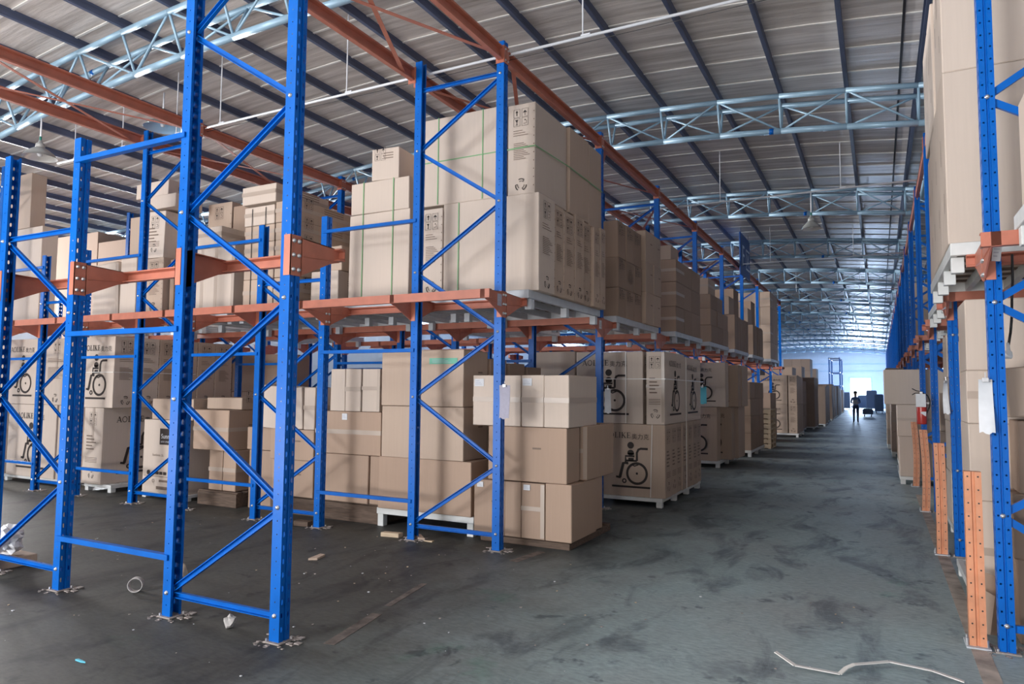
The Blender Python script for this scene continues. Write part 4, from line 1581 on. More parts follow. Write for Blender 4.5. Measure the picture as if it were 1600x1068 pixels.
    carton(-11.9, -10.66, 0.5, 0.78, 4.825, 5.90, 'brown carton, upper tier, %s' % wh, G, 'carton')


lane_one_level()


# ------------------------------------------------------------------ second left-hand lane and beyond
def far_lanes():
    Z = 2.985
    kw = dict(key='pallet_steel', leg=0.125, deck=0.10, nleg=(2, 3), hang=True)
    # wheelchair cartons at the aisle, second lane, floor
    G = 'wheelchair cartons in the second lane'
    wh = 'white pallet at aisle, second lane'
    pallet(-0.30, 0.79, 3.72, 6.33, 0.085, 'white pallet under the wheelchair cartons at the aisle edge', 'floor pallets', leg=0.085, deck=0.055, nleg=(2, 4))
    y = 3.75
    for j in range(7):
        carton(-0.27, 0.83+rnd.uniform(-.02, .01), y, y+0.358, 0.142, 1.268, 'wheelchair carton, lower tier, %s from front, %s' % (ORD[j+1], wh), G,
               prints=([('-y', 'aolike')] if j == 0 else [])+[('+x', 'spine_text')], seam=False)
        y += 0.364
    carton(-0.65, 0.475, 3.76, 4.15, 1.273, 2.42, 'wheelchair carton facing front, upper tier left, %s' % wh, G, 'carton_pale', prints=[('-y', 'aolike'), ('+x', 'spine')], seam=False)
    carton(0.535, 0.83, 3.74, 4.98, 1.272, 2.41, 'wheelchair carton end on, upper tier front, %s' % wh, G, 'carton_pale', tape='e', prints=[('-y', 'spine_text'), ('+x', 'aolike')], seam=False)
    carton(0.50, 0.80, 5.03, 6.35, 1.272, 2.38, 'wheelchair carton end on, upper tier, second along, %s' % wh, G, 'carton_pale', prints=[('-y', 'spine_text'), ('+x', 'aolike')], seam=False)
    for j in range(3):
        carton(-0.65, 0.45, 4.2+.4*j, 4.57+.4*j, 1.273, 2.36, 'shaded wheelchair carton, upper tier, %s from front, %s' % (ORD[j+2], wh), G, seam=False)
    strap([(0.205, 3.735, 1.28), (0.205, 3.735, 2.42)], 'white vertical strap on the front upper wheelchair carton', 'white_strap', 0.013, 'strap', 'pallet straps')
    strap([(-0.66, 3.728, 1.98), (0.845, 3.728, 1.98), (0.845, 6.36, 1.97)], 'white level strap around the upper wheelchair cartons', 'white_strap', 0.013, 'strap', 'pallet straps')
    strap([(0.60, 3.735, 0.15), (0.63, 3.735, 1.27)], 'white vertical strap on the front lower wheelchair carton', 'white_strap', 0.013, 'strap', 'pallet straps')
    strap([(0.85, 5.02, 0.15), (0.85, 5.02, 2.38)], 'white vertical strap on the aisle side of the wheelchair cartons', 'white_strap', 0.013, 'strap', 'pallet straps')
    G = 'cartons deeper in the second lane'
    wh = 'second lane behind the tall front stack'
    carton(-1.66, -0.86, 4.2, 4.9, 1.2, 2.46, 'pale tall carton, upper tier, %s' % wh, G, 'carton_pale')
    carton(-1.66, -0.80, 4.2, 4.9, 0.0, 1.19, 'pale carton, lower tier, %s' % wh, G, 'carton_pale')
    grid('second lane floor by the third posts', G, [-4.4, -3.7, -3.0], [3.8, 4.5], [0, 0.6, 1.2, 1.75], 'carton_dark_shade')
    grid('second lane floor far left', G, [-9.6, -8.8, -8.0, -7.2], [3.8, 4.5], [0, 0.85, 1.7, 2.5], 'carton_dark_shade')
    grid('third lane floor by the second posts', 'cartons deeper in the third lane', [-3.2, -2.5, -1.8], [7.0, 7.7], [0, 0.7, 1.4, 2.0], 'carton_dark_shade')

    # upper level, second lane
    G = 'upper cartons in the second lane'
    pallet(-1.1, 0.09, 3.63, 6.05, LV, 'grey pallet on the rails at the aisle end of the second bay', 'upper pallets', **kw)
    grid('upper level second bay', G, [-0.95, -0.45, 0.09], [3.72, 4.12, 4.55, 4.98], [Z, 3.46, 3.95, 4.56], 'carton_dark_shade', pr=lambda i, j, k: [('+x', 'rings' if (j, k) == (1, 1) else 'pictos')] if i == 1 else ())
    grid('upper level second bay, front-lit stack', G, [-0.5, 0.16], [5.03, 5.5, 6.0], [Z, 3.55, 4.1, 4.66], 'carton', pr=lambda i, j, k: [('+x', 'mark')])
    grid('upper level second bay, inner pallet', G, [-3.4, -2.7, -2.0], [3.72, 4.4], [Z, 3.55, 4.1, 4.6], 'carton_dark_shade')
    pallet(-3.5, -1.95, 3.63, 6.05, LV, 'grey pallet on the rails deeper in the second bay', 'upper pallets', **kw)
    pallet(-15.7, -12.4, 3.63, 6.05, LV, 'grey pallet on the rails at the far left of the second bay', 'upper pallets', **kw)
    pallet(-9.0, -7.0, 3.63, 6.05, LV, 'grey pallet on the rails behind the fifth upper pallet', 'upper pallets', **kw)
    carton(-15.65, -13.78, 3.75, 4.6, Z, 5.72, 'big dark carton on the upper level, far left of second bay', G, 'carton_dark_shade', sticker=(-0.28, 0.93, 0.5, 0.42, 'green_card'))
    carton(-13.74, -12.42, 3.75, 4.6, Z, 5.42, 'dark carton with marks beside the big one, far left of second bay', G, 'carton_dark_shade', prints=[('-y', 'pictos')])
    grid('upper level second bay behind the leaning cartons', G, [-8.95, -8.3, -7.65, -7.05], [3.8, 4.5], [Z, 3.75, 4.5], 'carton_dark_shade', pr=lambda i, j, k: [('-y', 'pictos')])
    # third bay
    G = 'upper cartons in the third lane'
    pallet(-1.2, 0.2, 2*D+.405, 3*D-.405, LV, 'grey pallet on the rails at the aisle end of the third bay', 'upper pallets', **kw)
    grid('upper level third bay', G, [-1.0, -0.4, 0.20], [6.93, 7.6, 8.3, 9.1], [Z, 3.5, 4.0, 4.45], 'carton_dark_shade', tape='h')
    carton(-0.45, 0.1, 6.95, 7.5, 4.455, 4.75, 'carton alone on the very top, upper level third bay', G, 'carton')
    # fourth bay
    G = 'upper cartons in the fourth lane'
    pallet(-1.2, 0.2, 3*D+.405, 4*D-.405, LV, 'grey pallet on the rails at the aisle end of the fourth bay', 'upper pallets', **kw)
    grid('upper level fourth bay', G, [-0.9, -0.3, 0.22], [10.15, 10.9, 11.6, 12.3], [Z, 3.4, 3.8, 4.15], 'carton_dark_shade', cells=lambda i, j, k: not (k == 2 and j == 2))
    carton(-0.75, 0.15, 10.2, 11.0, 4.155, 4.55, 'carton with shiny tape on top, upper level fourth bay', G, 'carton', tape='h', prints=[('-y', 'mark')])
    # fifth and sixth bays: flat packs on edge
    for k, nm in ((4, 'fifth'), (5, 'sixth')):
        G = 'upper cartons in the %s lane' % nm
        pallet(-1.2, 0.2, k*D+.405, (k+1)*D-.405, LV, 'grey pallet on the rails at the aisle end of the %s bay' % nm, 'upper pallets', **kw)
        n = 7
        for j in range(n):
            y = k*D+0.45+j*0.33
            carton(-1.0, 0.2+rnd.uniform(-.015, .015), y, y+0.322, Z, 3.95+rnd.uniform(-.02, .02), 'flat dark carton on edge, upper level %s bay, %s along' % (nm, ORD[j+1]), G, 'carton_dark_shade', seam=False)
        carton(-0.9, 0.05, k*D+0.5, k*D+1.25, 3.98, 4.5, 'carton lying on the edge-on ones in front, upper level %s bay' % nm, G, 'carton', tape='v')
        carton(-0.95, 0.0, k*D+1.5, k*D+2.3, 3.98, 4.85, 'tall carton on the edge-on ones behind, upper level %s bay' % nm, G, 'carton_dark_shade')
    G = 'upper cartons in the seventh lane'
    pallet(-1.0, 0.34, 6*D+.405, 7*D-.405, LV, 'grey pallet on the rails at the aisle end of the seventh bay', 'upper pallets', **kw)
    grid('upper level seventh bay', G, [-0.9, -0.04, 0.32], [19.9, 20.6, 21.3, 22.0], [Z, 3.6, 4.25, 4.9, 5.45], 'carton', tape='h')

    # floor level further along the aisle
    G = 'wheelchair cartons in the fourth lane'
    wh = 'fourth lane floor by the cyan card'
    pallet(-0.7, 0.42, 9.98, 12.3, 0.09, 'white floor pallet under the cartons in the fourth lane', 'floor pallets', leg=0.09, deck=0.06)
    carton(-0.72, 0.365, 10.0, 10.4, 0.155, 1.42, 'wheelchair carton, lower tier front, %s' % wh, G, prints=[('-y', 'aolike')], seam=False)
    carton(-0.5, 0.60, 10.55, 10.95, 0.155, 1.42, 'wheelchair carton, lower tier second, %s' % wh, G, prints=[('-y', 'aolike')], seam=False)
    carton(-0.4, 0.68, 11.0, 11.9, 0.155, 1.42, 'wheelchair carton, lower tier third, %s' % wh, G, seam=False)
    carton(-0.55, 0.565, 10.0, 10.4, 1.425, 2.48, 'wheelchair carton, upper tier front, %s' % wh, G, 'carton_pale', prints=[('-y', 'aolike')], seam=False)
    carton(-0.3, 0.75, 10.6, 11.0, 1.425, 2.44, 'wheelchair carton, upper tier second, %s' % wh, G, prints=[('-y', 'aolike')], seam=False)
    carton(-0.3, 0.77, 11.05, 11.9, 1.425, 2.44, 'wheelchair carton, upper tier third, %s' % wh, G, seam=False)
    G = 'small cartons in the fifth lane'
    pallet(-0.3, 0.63, 13.25, 15.75, 0.11, 'white floor pallet under the four tiers of small cartons', 'floor pallets', leg=0.11, deck=0.07)
    grid('fifth lane floor', G, [-0.3, 0.16, 0.62], [13.28, 14.1, 14.9, 15.7], [0.18, 0.65, 1.12, 1.6, 2.06], 'carton_dark_shade')
    # a stand of pallets
    for i in range(8):
        wood_pallet_small(0.20, 0.72, 16.5, 17.7, 0.155*i, 0.15, 'pale wooden pallet, %s from the floor, in the pallet pile' % ORD[i+1])
    G = 'wheelchair cartons in the eighth lane'
    wh = 'eighth lane floor'
    pallet(-0.4, 0.92, 22.95, 25.4, 0.09, 'white floor pallet under the wheelchair cartons, eighth lane', 'floor pallets', leg=0.09, deck=0.06)
    for k, (za, zb) in enumerate(((0.155, 1.3), (1.305, 2.46))):
        t = ('lower', 'upper')[k]
        carton(-0.6, 0.52, 23.0, 23.4, za, zb, 'wheelchair carton facing front, %s tier, %s' % (t, wh), G, prints=[('-y', 'aolike')], seam=False)
        for j in range(3):
            carton(0.56, 0.88, 23.0+.82*j, 23.78+.82*j, za, zb-.03*j*k, 'wheelchair carton end on, %s tier, %s along, %s' % (t, ORD[j+1], wh), G, prints=[('-y', 'spine')], seam=False)
    grid('sixth lane floor', 'cartons in the sixth lane', [-1.0, -0.45, 0.1], [16.6, 17.3], [0.0, 0.6, 1.2, 1.8], 'carton_dark_shade')
    grid('seventh lane floor', 'cartons in the seventh lane', [-0.9, -0.3, 0.3], [19.8, 20.6, 21.4], [0.0, 0.6, 1.2, 1.75], 'carton_dark_shade')
    # beyond the racks: floor stacks
    far = [(26.9, 2, -1.0, 0.7, 4, 2.3), (30.0, 3, -0.6, 1.0, 4, 2.5), (33.6, 3, -0.3, 1.25, 2, 2.1), (37.5, 3, -0.4, 1.1, 4, 2.2),
           (41.5, 3, -0.3, 1.15, 3, 2.3), (45.5, 3, -0.3, 1.1, 4, 2.2), (50, 3, -0.3, 1.1, 3, 2.25), (55, 3, -0.4, 1.0, 3, 2.1), (60, 3, -0.4, 1.0, 3, 2.0)]
    for n, (y, nx, xa, xb, nz, h) in enumerate(far):
        xs = [xa+(xb-xa)*i/nx for i in range(nx+1)]
        zs = [0.12+(h-0.12)*i/nz for i in range(nz+1)]
        pallet(xa, xb-.02, y, y+2.2, 0.07, 'floor pallet, %s open stack beyond the left racks' % ORD[n+1], 'floor pallets', leg=0.07, deck=0.05)
        grid('%s open stack beyond left racks' % ORD[n+1], 'open stacks beyond the left racks', xs, [y, y+.75, y+1.5, y+2.25], zs, 'carton_dark_shade', look='shaded')
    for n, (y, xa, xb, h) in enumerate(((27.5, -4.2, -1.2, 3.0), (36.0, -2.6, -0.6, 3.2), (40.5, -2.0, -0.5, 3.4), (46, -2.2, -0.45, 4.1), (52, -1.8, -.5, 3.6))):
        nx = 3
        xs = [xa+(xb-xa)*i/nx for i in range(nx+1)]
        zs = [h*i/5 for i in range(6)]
        grid('%s high stack behind the open stacks' % ORD[n+1], 'high stacks beyond the left racks', xs, [y, y+1, y+2], zs, 'carton_dark_shade', look='shaded')


def wood_pallet_small(x0, x1, y0, y1, z, h, label):
    root = empty('wooden_pallet', ((x0+x1)/2, (y0+y1)/2, z))
    w, d = x1-x0, y1-y0
    m = MB()
    for y in (-d/2, -0.05, d/2-0.1):
        m.rbox(-w/2, w/2, y, y+0.1, 0.02, h-0.022, 0.003, 'pale_wood')
    link('bearer', m.mesh('bearer'), root)
    m = MB()
    for i in range(5):
        x = -w/2+(w-0.09)*i/4
        m.rbox(x, x+0.09, -d/2, d/2, h-0.022, h, 0.003, 'pale_wood')
    link('top_deck', m.mesh('top_deck'), root)
    m = MB()
    for i in range(3):
        x = -w/2+(w-0.09)*i/2
        m.rbox(x, x+0.09, -d/2, d/2, 0, 0.02, 0.003, 'pale_wood')
    link('bottom_deck', m.mesh('bottom_deck'), root)
    tag(root, label, 'pallet', 'pile of wooden pallets')


far_lanes()


# ------------------------------------------------------------------ right-hand racks
def right_goods():
    Z = 2.985
    kw = dict(key='pallet_white', leg=0.125, deck=0.10, nleg=(2, 4), hang=True)
    R = lambda k: RY+3.216*k
    pallet(4.30, 5.65, R(0)+.405, R(1)-.405, LV, 'pale grey pallet on the rails behind the first right-hand upright', 'right upper pallets', **kw)
    pallet(4.60, 5.65, R(-1)+.405, R(0)-.405, LV, 'pale grey pallet on the rails at the right edge, nearest the viewer', 'right upper pallets', **kw)
    pallet(4.45, 5.65, R(1)+.405, R(2)-.405, LV, 'pale grey pallet on the rails behind the second right-hand upright', 'right upper pallets', **kw)
    G = 'tall cartons on the right upper level'
    wh = 'right upper level behind the first upright'
    xs = [4.285, 5.0, 5.66]
    ys = [-0.50, 0.06, 0.62, 1.22, 1.9]
    for k, (za, zb) in enumerate(((Z, 4.385), (4.39, 5.575))):
        for j in range(4):
            for i in range(2):
                if i and j:
                    continue
                carton(xs[i]+.003+rnd.uniform(0, .03)*(j > 0), xs[i+1]-.003, ys[j]+.004, ys[j+1]-.004, za, zb-.02*j, 'tall pale carton, %s tier, %s, %s' % (('lower', 'upper')[k],
                       'front right' if i else ('front left', 'second along', 'third along', 'fourth along')[j], wh), G, 'carton_pale', prints=[('-x', 'slits')], seam=False)
    carton(4.64, 5.5, -3.4, -1.42, Z, 3.72, 'carton on the nearest right pallet at the picture edge', G, 'carton_pale', prints=[('-x', 'slits')])
    # floor level
    G = 'cartons behind the first right-hand upright'
    wh = 'behind first right upright'
    zs = [0.16, 0.95, 1.56, 1.985, 2.56]
    pallet(4.42, 5.5, -0.27, 1.4, 0.09, 'white floor pallet behind the first right-hand upright', 'right floor pallets', leg=0.09, deck=0.065)
    for k in range(4):
        for j in range(3):
            xa = 4.40 if j == 0 else 4.62
            tn = ('bottom tier', 'second tier', 'third tier', 'top tier')[k]
            pn = ('front', 'second back', 'third back')[j]
            carton(xa, 5.42, -0.29+.56*j, 0.26+.56*j, zs[k], zs[k+1]-.004, 'pale taped carton, %s, %s, %s' % (tn, pn, wh), G, 'carton_pale', tape='h' if j == 0 and k in (2, 0) else None)
    G = 'dark cartons at the right edge'
    for k, (za, zb, xa) in enumerate(((0.0, 0.60, 4.635), (0.603, 1.07, 4.615), (1.073, 1.60, 4.66))):
        carton(xa, 5.4, -0.70, -0.34, za, zb, 'brown carton with blue marker ink, %s of three at the right edge' % ('lowest', 'middle', 'topmost')[k], G, 'carton_dark_shade', prints=[('-y', 'bluemark'), ('-y', 'slits')])
    carton(4.62, 5.3, -0.72, -0.34, 1.66, 2.02, 'tilted carton lying above the blue-inked cartons at the right edge', G, 'carton', tilt=(0, -0.10))
    # torn carton flaps at the foot
    m = MB()
    m.add([(0, 0, 0.02), (0.06, -0.02, 0.02), (0.10, 0.0, 0.30), (0.02, 0.03, 0.34), (0.004, 0.01, 0.02), (0.064, -0.01, 0.02), (0.104, 0.01, 0.30), (0.024, 0.04, 0.34)],
          [(0, 1, 2, 3), (7, 6, 5, 4), (0, 4, 5, 1), (1, 5, 6, 2), (2, 6, 7, 3), (3, 7, 4, 0)], 'carton')
    m.add([(0.0, 0.05, 0.0), (0.12, 0.06, 0.0), (0.14, 0.10, 0.42), (-0.02, 0.13, 0.46), (0, 0.056, 0), (0.12, 0.066, 0), (0.14, 0.106, 0.42), (-0.02, 0.136, 0.46)],
          [(0, 1, 2, 3), (7, 6, 5, 4), (0, 4, 5, 1), (1, 5, 6, 2), (2, 6, 7, 3), (3, 7, 4, 0)], 'carton_dark_shade')
    tag(link('torn_cardboard', fixn(m.mesh('torn_cardboard')), loc=(4.40, -0.62, 0)), 'torn cardboard flaps standing between guard post and first right upright', 'cardboard')
    G = 'cartons behind the second right-hand upright'
    pallet(4.55, 5.6, R(1)+.5, R(2)-.5, 0.09, 'white floor pallet behind the second right-hand upright', 'right floor pallets', leg=0.09, deck=0.065)
    grid('behind second right upright', G, [4.55, 5.1, 5.65], [R(1)+.5, R(1)+1.2, R(1)+1.9], [0.158, 0.8, 1.45, 2.0, 2.55], 'carton_pale', side='-x', look='pale')
    G = 'cartons behind the third right-hand upright'
    grid('behind third right upright', G, [4.6, 5.1, 5.65], [R(2)+.5, R(2)+1.2, R(2)+1.9], [0.0, 0.6, 1.2, 1.8], 'carton', side='-x')
    G = 'cartons jutting into the aisle on the right'
    wh = 'pallet jutting into the aisle, right side'
    pallet(4.10, 5.3, R(3)+.27, R(4)-.5, 0.09, 'white floor pallet under the tall cartons beside the bent guard post', 'right floor pallets', leg=0.09, deck=0.065)
    carton(4.10, 4.80, R(3)+.24, R(3)+.9, 0.158, 0.94, 'pale tall carton, bottom tier, %s' % wh, G, 'carton_pale')
    carton(4.08, 4.80, R(3)+.24, R(3)+.9, 0.945, 1.565, 'pale carton with shiny tape, middle tier, %s' % wh, G, 'carton_pale', tape='e')
    carton(3.86, 4.95, R(3)+.22, R(3)+.95, 1.57, 2.26, 'large plain carton, top tier, %s' % wh, G, 'carton_pale', seam=False)
    carton(4.82, 5.4, R(3)+.26, R(3)+.9, 0.158, 1.565, 'pale carton farther from the aisle, lower, %s' % wh, G, 'carton_pale')
    for k, nm, xa, n, h in ((4, 'fifth', 4.15, 4, 2.2), (5, 'sixth', 4.05, 4, 2.4), (6, 'seventh', 3.97, 5, 2.6), (7, 'eighth', 4.05, 4, 2.3), (8, 'ninth', 4.15, 4, 2.4), (9, 'tenth', 4.1, 4, 2.1),
                            (11, 'twelfth', 4.2, 4, 2.3), (13, 'fourteenth', 4.1, 4, 2.2)):
        zs = [0.14+(h-.14)*i/n for i in range(n+1)]
        pallet(xa, xa+1.1, R(k)+.5, R(k)+1.9, 0.08, 'floor pallet behind the %s right-hand upright' % nm, 'right floor pallets', leg=0.08, deck=0.055)
        grid('behind %s right upright' % nm, 'cartons along the right side of the aisle', [xa, xa+.38, xa+.76, xa+1.14], [R(k)+.5, R(k)+1.2, R(k)+1.9], zs, 'carton', side='-x', tape='h')
    for k, nm in ((2, 'third'), (3, 'fourth'), (5, 'sixth')):
        pallet(4.7, 5.65, R(k)+.405, R(k+1)-.405, LV, 'pale grey pallet on the rails behind the %s right-hand upright' % nm, 'right upper pallets', **kw)
        grid('right upper level behind %s upright' % nm, 'cartons deeper on the right upper level', [4.72, 5.2, 5.66], [R(k)+.5, R(k)+1.3], [Z, 3.7, 4.4, 4.9], 'carton', side='-x')


right_goods()


# ------------------------------------------------------------------ pipes, lamps, sign
def fittings():
    for n, (y, x0, x1) in enumerate(((0.15, -9.2, 4.2), (7.9, -5.0, 4.6), (15.6, -3.0, 4.6), (23.3, -2.0, 4.6))):
        root = empty('conduit', (0, y, 5.77))
        m = MB()
        m.tube((x0, 0, 0), (x1, 0, 0), 0.017, 'white_pipe', 10)
        link('pipe', m.mesh('pipe', True), root)
        m = MB()
        m.tube((x0, 0.03, -0.05), (x1*.9, 0.03, -0.052), 0.004, 'rubber', 5)
        link('cable', m.mesh('cable'), root)
        xs = [x for x in (-8.7, -7.36, -6.0, -5.0, -2.53, 0.9, 3.2) if x0 < x < x1]
        for x in xs:
            m = MB()
            m.tube((x, 0, 0), (x, 0, roof_z(x)-5.77), 0.009, 'white_pipe', 6)
            m.box(x-0.02, x+0.09, -0.012, 0.012, 0.012, 0.03, 'white_pipe')
            link('hanger_rod', m.mesh('hanger_rod'), root)
        tag(root, 'thin white conduit hung across the hall, %s from the front' % ORD[n+1], 'conduit', 'white conduits')

    def lamp(loc, stem, r, label, inner='lamp_in'):
        root = empty('pendant_lamp', loc)
        m = MB()
        m.tube((0, 0, 0.30), (0, 0, 0.30+stem), 0.012, 'white_pipe', 10)
        link('stem', m.mesh('stem', True), root)
        m = MB()
        m.tube((0, 0, 0.26), (0, 0, 0.33), 0.017, 'green_plastic', 10)
        link('cable_gland', m.mesh('cable_gland', True), root)
        m = MB()
        m.lathe([(0.0, 0.27), (0.025, 0.27), (0.028, 0.24), (0.05, 0.225), (0.062, 0.21), (0.066, 0.15), (0.0, 0.15)], 'lamp', 20)
        link('housing', fixn(m.mesh('housing', True)), root)
        m = MB()
        m.lathe([(0.066, 0.155), (0.075, 0.15), (r*0.55, 0.115), (r*0.85, 0.06), (r, 0.0), (r*1.02, 0.0)], 'lamp', 28)
        m.lathe([(r*0.995, 0.001), (r*0.84, 0.056), (r*0.53, 0.108), (0.06, 0.145)], inner, 28)
        link('shade', m.mesh('shade', True), root)
        m = MB()
        m.lathe([(0.0, 0.02), (0.03, 0.03), (0.04, 0.06), (0.03, 0.10), (0.02, 0.145)], 'white_pipe', 14)
        link('bulb', m.mesh('bulb', True), root)
        tag(root, label, 'pendant lamp', 'pendant lamps')
    lamp((-7.60, -1.0, 5.29), 0.36, 0.235, 'grey pendant lamp hanging from the front truss at the left')
    lamp((2.66, 7.9, 5.02), 0.44, 0.185, 'grey pendant lamp hanging over the aisle')
    lamp((-6.55, 0.3, 6.02), 0.30, 0.29, 'wide pendant lamp with bluish inside, high behind the nearest tall posts', 'lamp_blue_in')
    # hanging sign
    root = empty('hanging_sign', (0.07, 16.07, 5.42))
    m = MB()
    m.rbox(-0.02, 0.02, -0.88, 0.88, 0, 1.30, 0.004, 'sign_blue')
    link('board', m.mesh('sign_board'), root)
    m = MB()
    for body, y, s in (('F', -0.62, 0.95), ('\u533a', 0.02, 0.80)):
        vs, fs = text_polys(body)
        m.add([(0.024, y+a*s, 0.30+b*s) for a, b in vs], fs, 'sign_white')
    link('lettering', m.mesh('lettering'), root)
    for y in (-0.7, 0.7):
        m = MB()
        m.tube((0, y, 1.29), (0, y, roof_z(0)-5.42), 0.01, 'purlin', 6)
        link('hanger', m.mesh('hanger'), root)
    tag(root, 'blue hanging aisle sign with pale lettering above the left racks', 'sign')


fittings()


# ------------------------------------------------------------------ papers, extinguisher, cable
def sheet(loc, w, h, key, rot=(0, 0, 0), curl=0.03, label='', cat='paper', grp=None, hook=True, name='hanging_paper', n=8, lines=True):
    root = empty(name, loc)
    root.rotation_euler = rot
    m = MB()
    v, f = [], []
    nx, nz = 5, n
    for t in (0, 1):
        for i in range(nz+1):
            for j in range(nx+1):
                u, q = j/nx, i/nz
                y = curl*math.sin(q*2.6+u*1.3)-curl*0.6*math.sin(u*PI)*q
                v.append(((u-0.5)*w*(1+0.08*q), y+0.004*t, -q*h+0.01*math.sin(u*9)*q))
    N = (nx+1)*(nz+1)
    for t in (0, 1):
        for i in range(nz):
            for j in range(nx):
                a = t*N+i*(nx+1)+j
                f.append((a, a+1, a+nx+2, a+nx+1) if t == 0 else (a, a+nx+1, a+nx+2, a+1))
    m.add(v, f, key)
    link('sheet', m.mesh('paper_sheet', True), root)
    if hook:
        m = MB()
        m.tube((0, 0.0, -0.01), (0.0, 0.01, 0.05), 0.004, 'bolt', 6)
        m.rbox(-0.02, 0.02, -0.006, 0.012, -0.02, 0.012, 0.002, 'bolt')
        link('clip', m.mesh('clip'), root)
    tag(root, label, cat, grp)


def small_things():
    G = 'papers hung on the rack posts'
    sheet((0.065, -0.09, 1.845), 0.125, 0.37, 'lilac_paper', label='lilac paper bundle hanging on the nearest aisle post of second row', grp=G, curl=0.02)
    sheet((0.10, D-0.03, 1.82), 0.09, 0.37, 'paper', rot=(0, 0, 0.5), label='white paper with green backing hanging on the third row aisle post', grp=G, curl=0.02)
    sheet((0.125, 3*D-0.10, 1.90), 0.17, 0.40, 'cyan_card', label='cyan card hanging on the aisle post before the fourth lane', grp=G, curl=0.01)
    sheet((4.445, RY-0.09, 1.90), 0.085, 0.38, 'paper', label='thick white paper bundle hanging on the first right-hand upright', grp=G, curl=0.03)
    sheet((4.438, RY+3.216-0.09, 1.93), 0.05, 0.36, 'paper', rot=(0, 0, 0.3), label='white paper strip hanging on the second right-hand upright', grp=G, curl=0.03)
    # labels on the brackets
    def plate(x, y, z, w, h, key, lab, rot=0.0, turn=0.0):
        m = MB()
        m.rbox(-w/2, w/2, -0.004, 0.0, 0, h, 0.001, key)
        for i in range(3):
            m.box(-w*.35, w*(.1+.1*i), -0.0046, -0.004, h*(.25+.2*i), h*(.31+.2*i), 'paper_print')
        tag(link('location_label', m.mesh('location_label'), loc=(x, y, z), rot=(0, rot, turn)), lab, 'label', 'location labels')
    plate(0.0125, -0.125, 2.735, 0.10, 0.135, 'lilac_paper', 'lilac location label on the orange bracket of the second left row', 0.0, PI/2)
    plate(0.0125, D-0.125, 2.735, 0.10, 0.13, 'paper', 'white location label on the orange bracket of the third left row', 0.0, PI/2)
    plate(4.535, RY-0.062, 2.745, 0.055, 0.13, 'paper', 'curled white label on the orange bracket of the first right upright', 0.12)
    plate(4.50, RY+3.216-0.062, 2.75, 0.035, 0.11, 'paper', 'white label on the orange bracket of the second right upright')
    # fire extinguisher
    root = empty('fire_extinguisher', (4.335, 5.28, 1.33))
    m = MB()
    m.lathe([(0.0, 0.0), (0.062, 0.0), (0.068, 0.02), (0.068, 0.34), (0.055, 0.39), (0.025, 0.42), (0.022, 0.45), (0.0, 0.45)], 'red', 24)
    link('cylinder', fixn(m.mesh('cylinder', True)), root)
    m = MB()
    m.rbox(-0.02, 0.02, -0.02, 0.02, 0.45, 0.49, 0.004, 'bolt')
    link('valve', m.mesh('valve'), root)
    m = MB()
    m.path([(0.02, 0, 0.485), (-0.06, -0.01, 0.50), (-0.12, -0.02, 0.535)], 0.007, 'rubber', 6)
    m.path([(0.0, 0, 0.47), (-0.08, -0.01, 0.465), (-0.12, -0.02, 0.44)], 0.007, 'rubber', 6)
    link('squeeze_handle', m.mesh('squeeze_handle'), root)
    m = MB()
    pts = [(0.02, 0, 0.47)]+[(0.06+0.05*math.sin(t*PI), -0.03, 0.47-0.30*t) for t in [i/8 for i in range(1, 9)]]
    m.path(pts, 0.010, 'rubber', 8)
    link('hose', m.mesh('hose', True), root)
    m = MB()
    m.rbox(-0.075, 0.055, -0.082, -0.076, 0.26, 0.455, 0.001, 'paper')
    tag(link('inspection_card', m.mesh('inspection_card'), root), 'white inspection card')
    m = MB()
    m.add([(-0.02, -0.0705, 0.17), (0.05, -0.0705, 0.12), (0.055, -0.0705, 0.19), (0.0, -0.0705, 0.19)], [(0, 1, 2, 3)], 'paper')
    tag(link('torn_label', m.mesh('torn_label'), root), 'torn white label')
    m = MB()
    m.rbox(-0.03, 0.13, 0.06, 0.075, 0.30, 0.33, 0.002, 'bolt')
    link('hanger', m.mesh('hanger'), root)
    tag(root, 'red fire extinguisher with white card hung on the third right-hand upright', 'fire extinguisher')
    # hanging cable with plug
    root = empty('hanging_cable', (4.62, -0.76, 2.09))
    m = MB()
    m.path([(0.06, 0.10, 0.75), (0.05, 0.05, 0.55), (0.035, 0.01, 0.40), (0.03, 0, 0.28), (0.018, 0, 0.16), (0.0, 0, 0.05)], 0.009, 'rubber', 8)
    link('cord', m.mesh('cord', True), root)
    m = MB()
    m.lathe([(0.0, 0.085), (0.010, 0.085), (0.013, 0.03), (0.024, 0.015), (0.027, -0.02), (0.02, -0.035), (0.0, -0.035)], 'plastic_film', 14)
    link('plug', fixn(m.mesh('plug', True)), root)
    tag(root, 'black cable with a white plug dangling beside the first right upright', 'cable')


small_things()


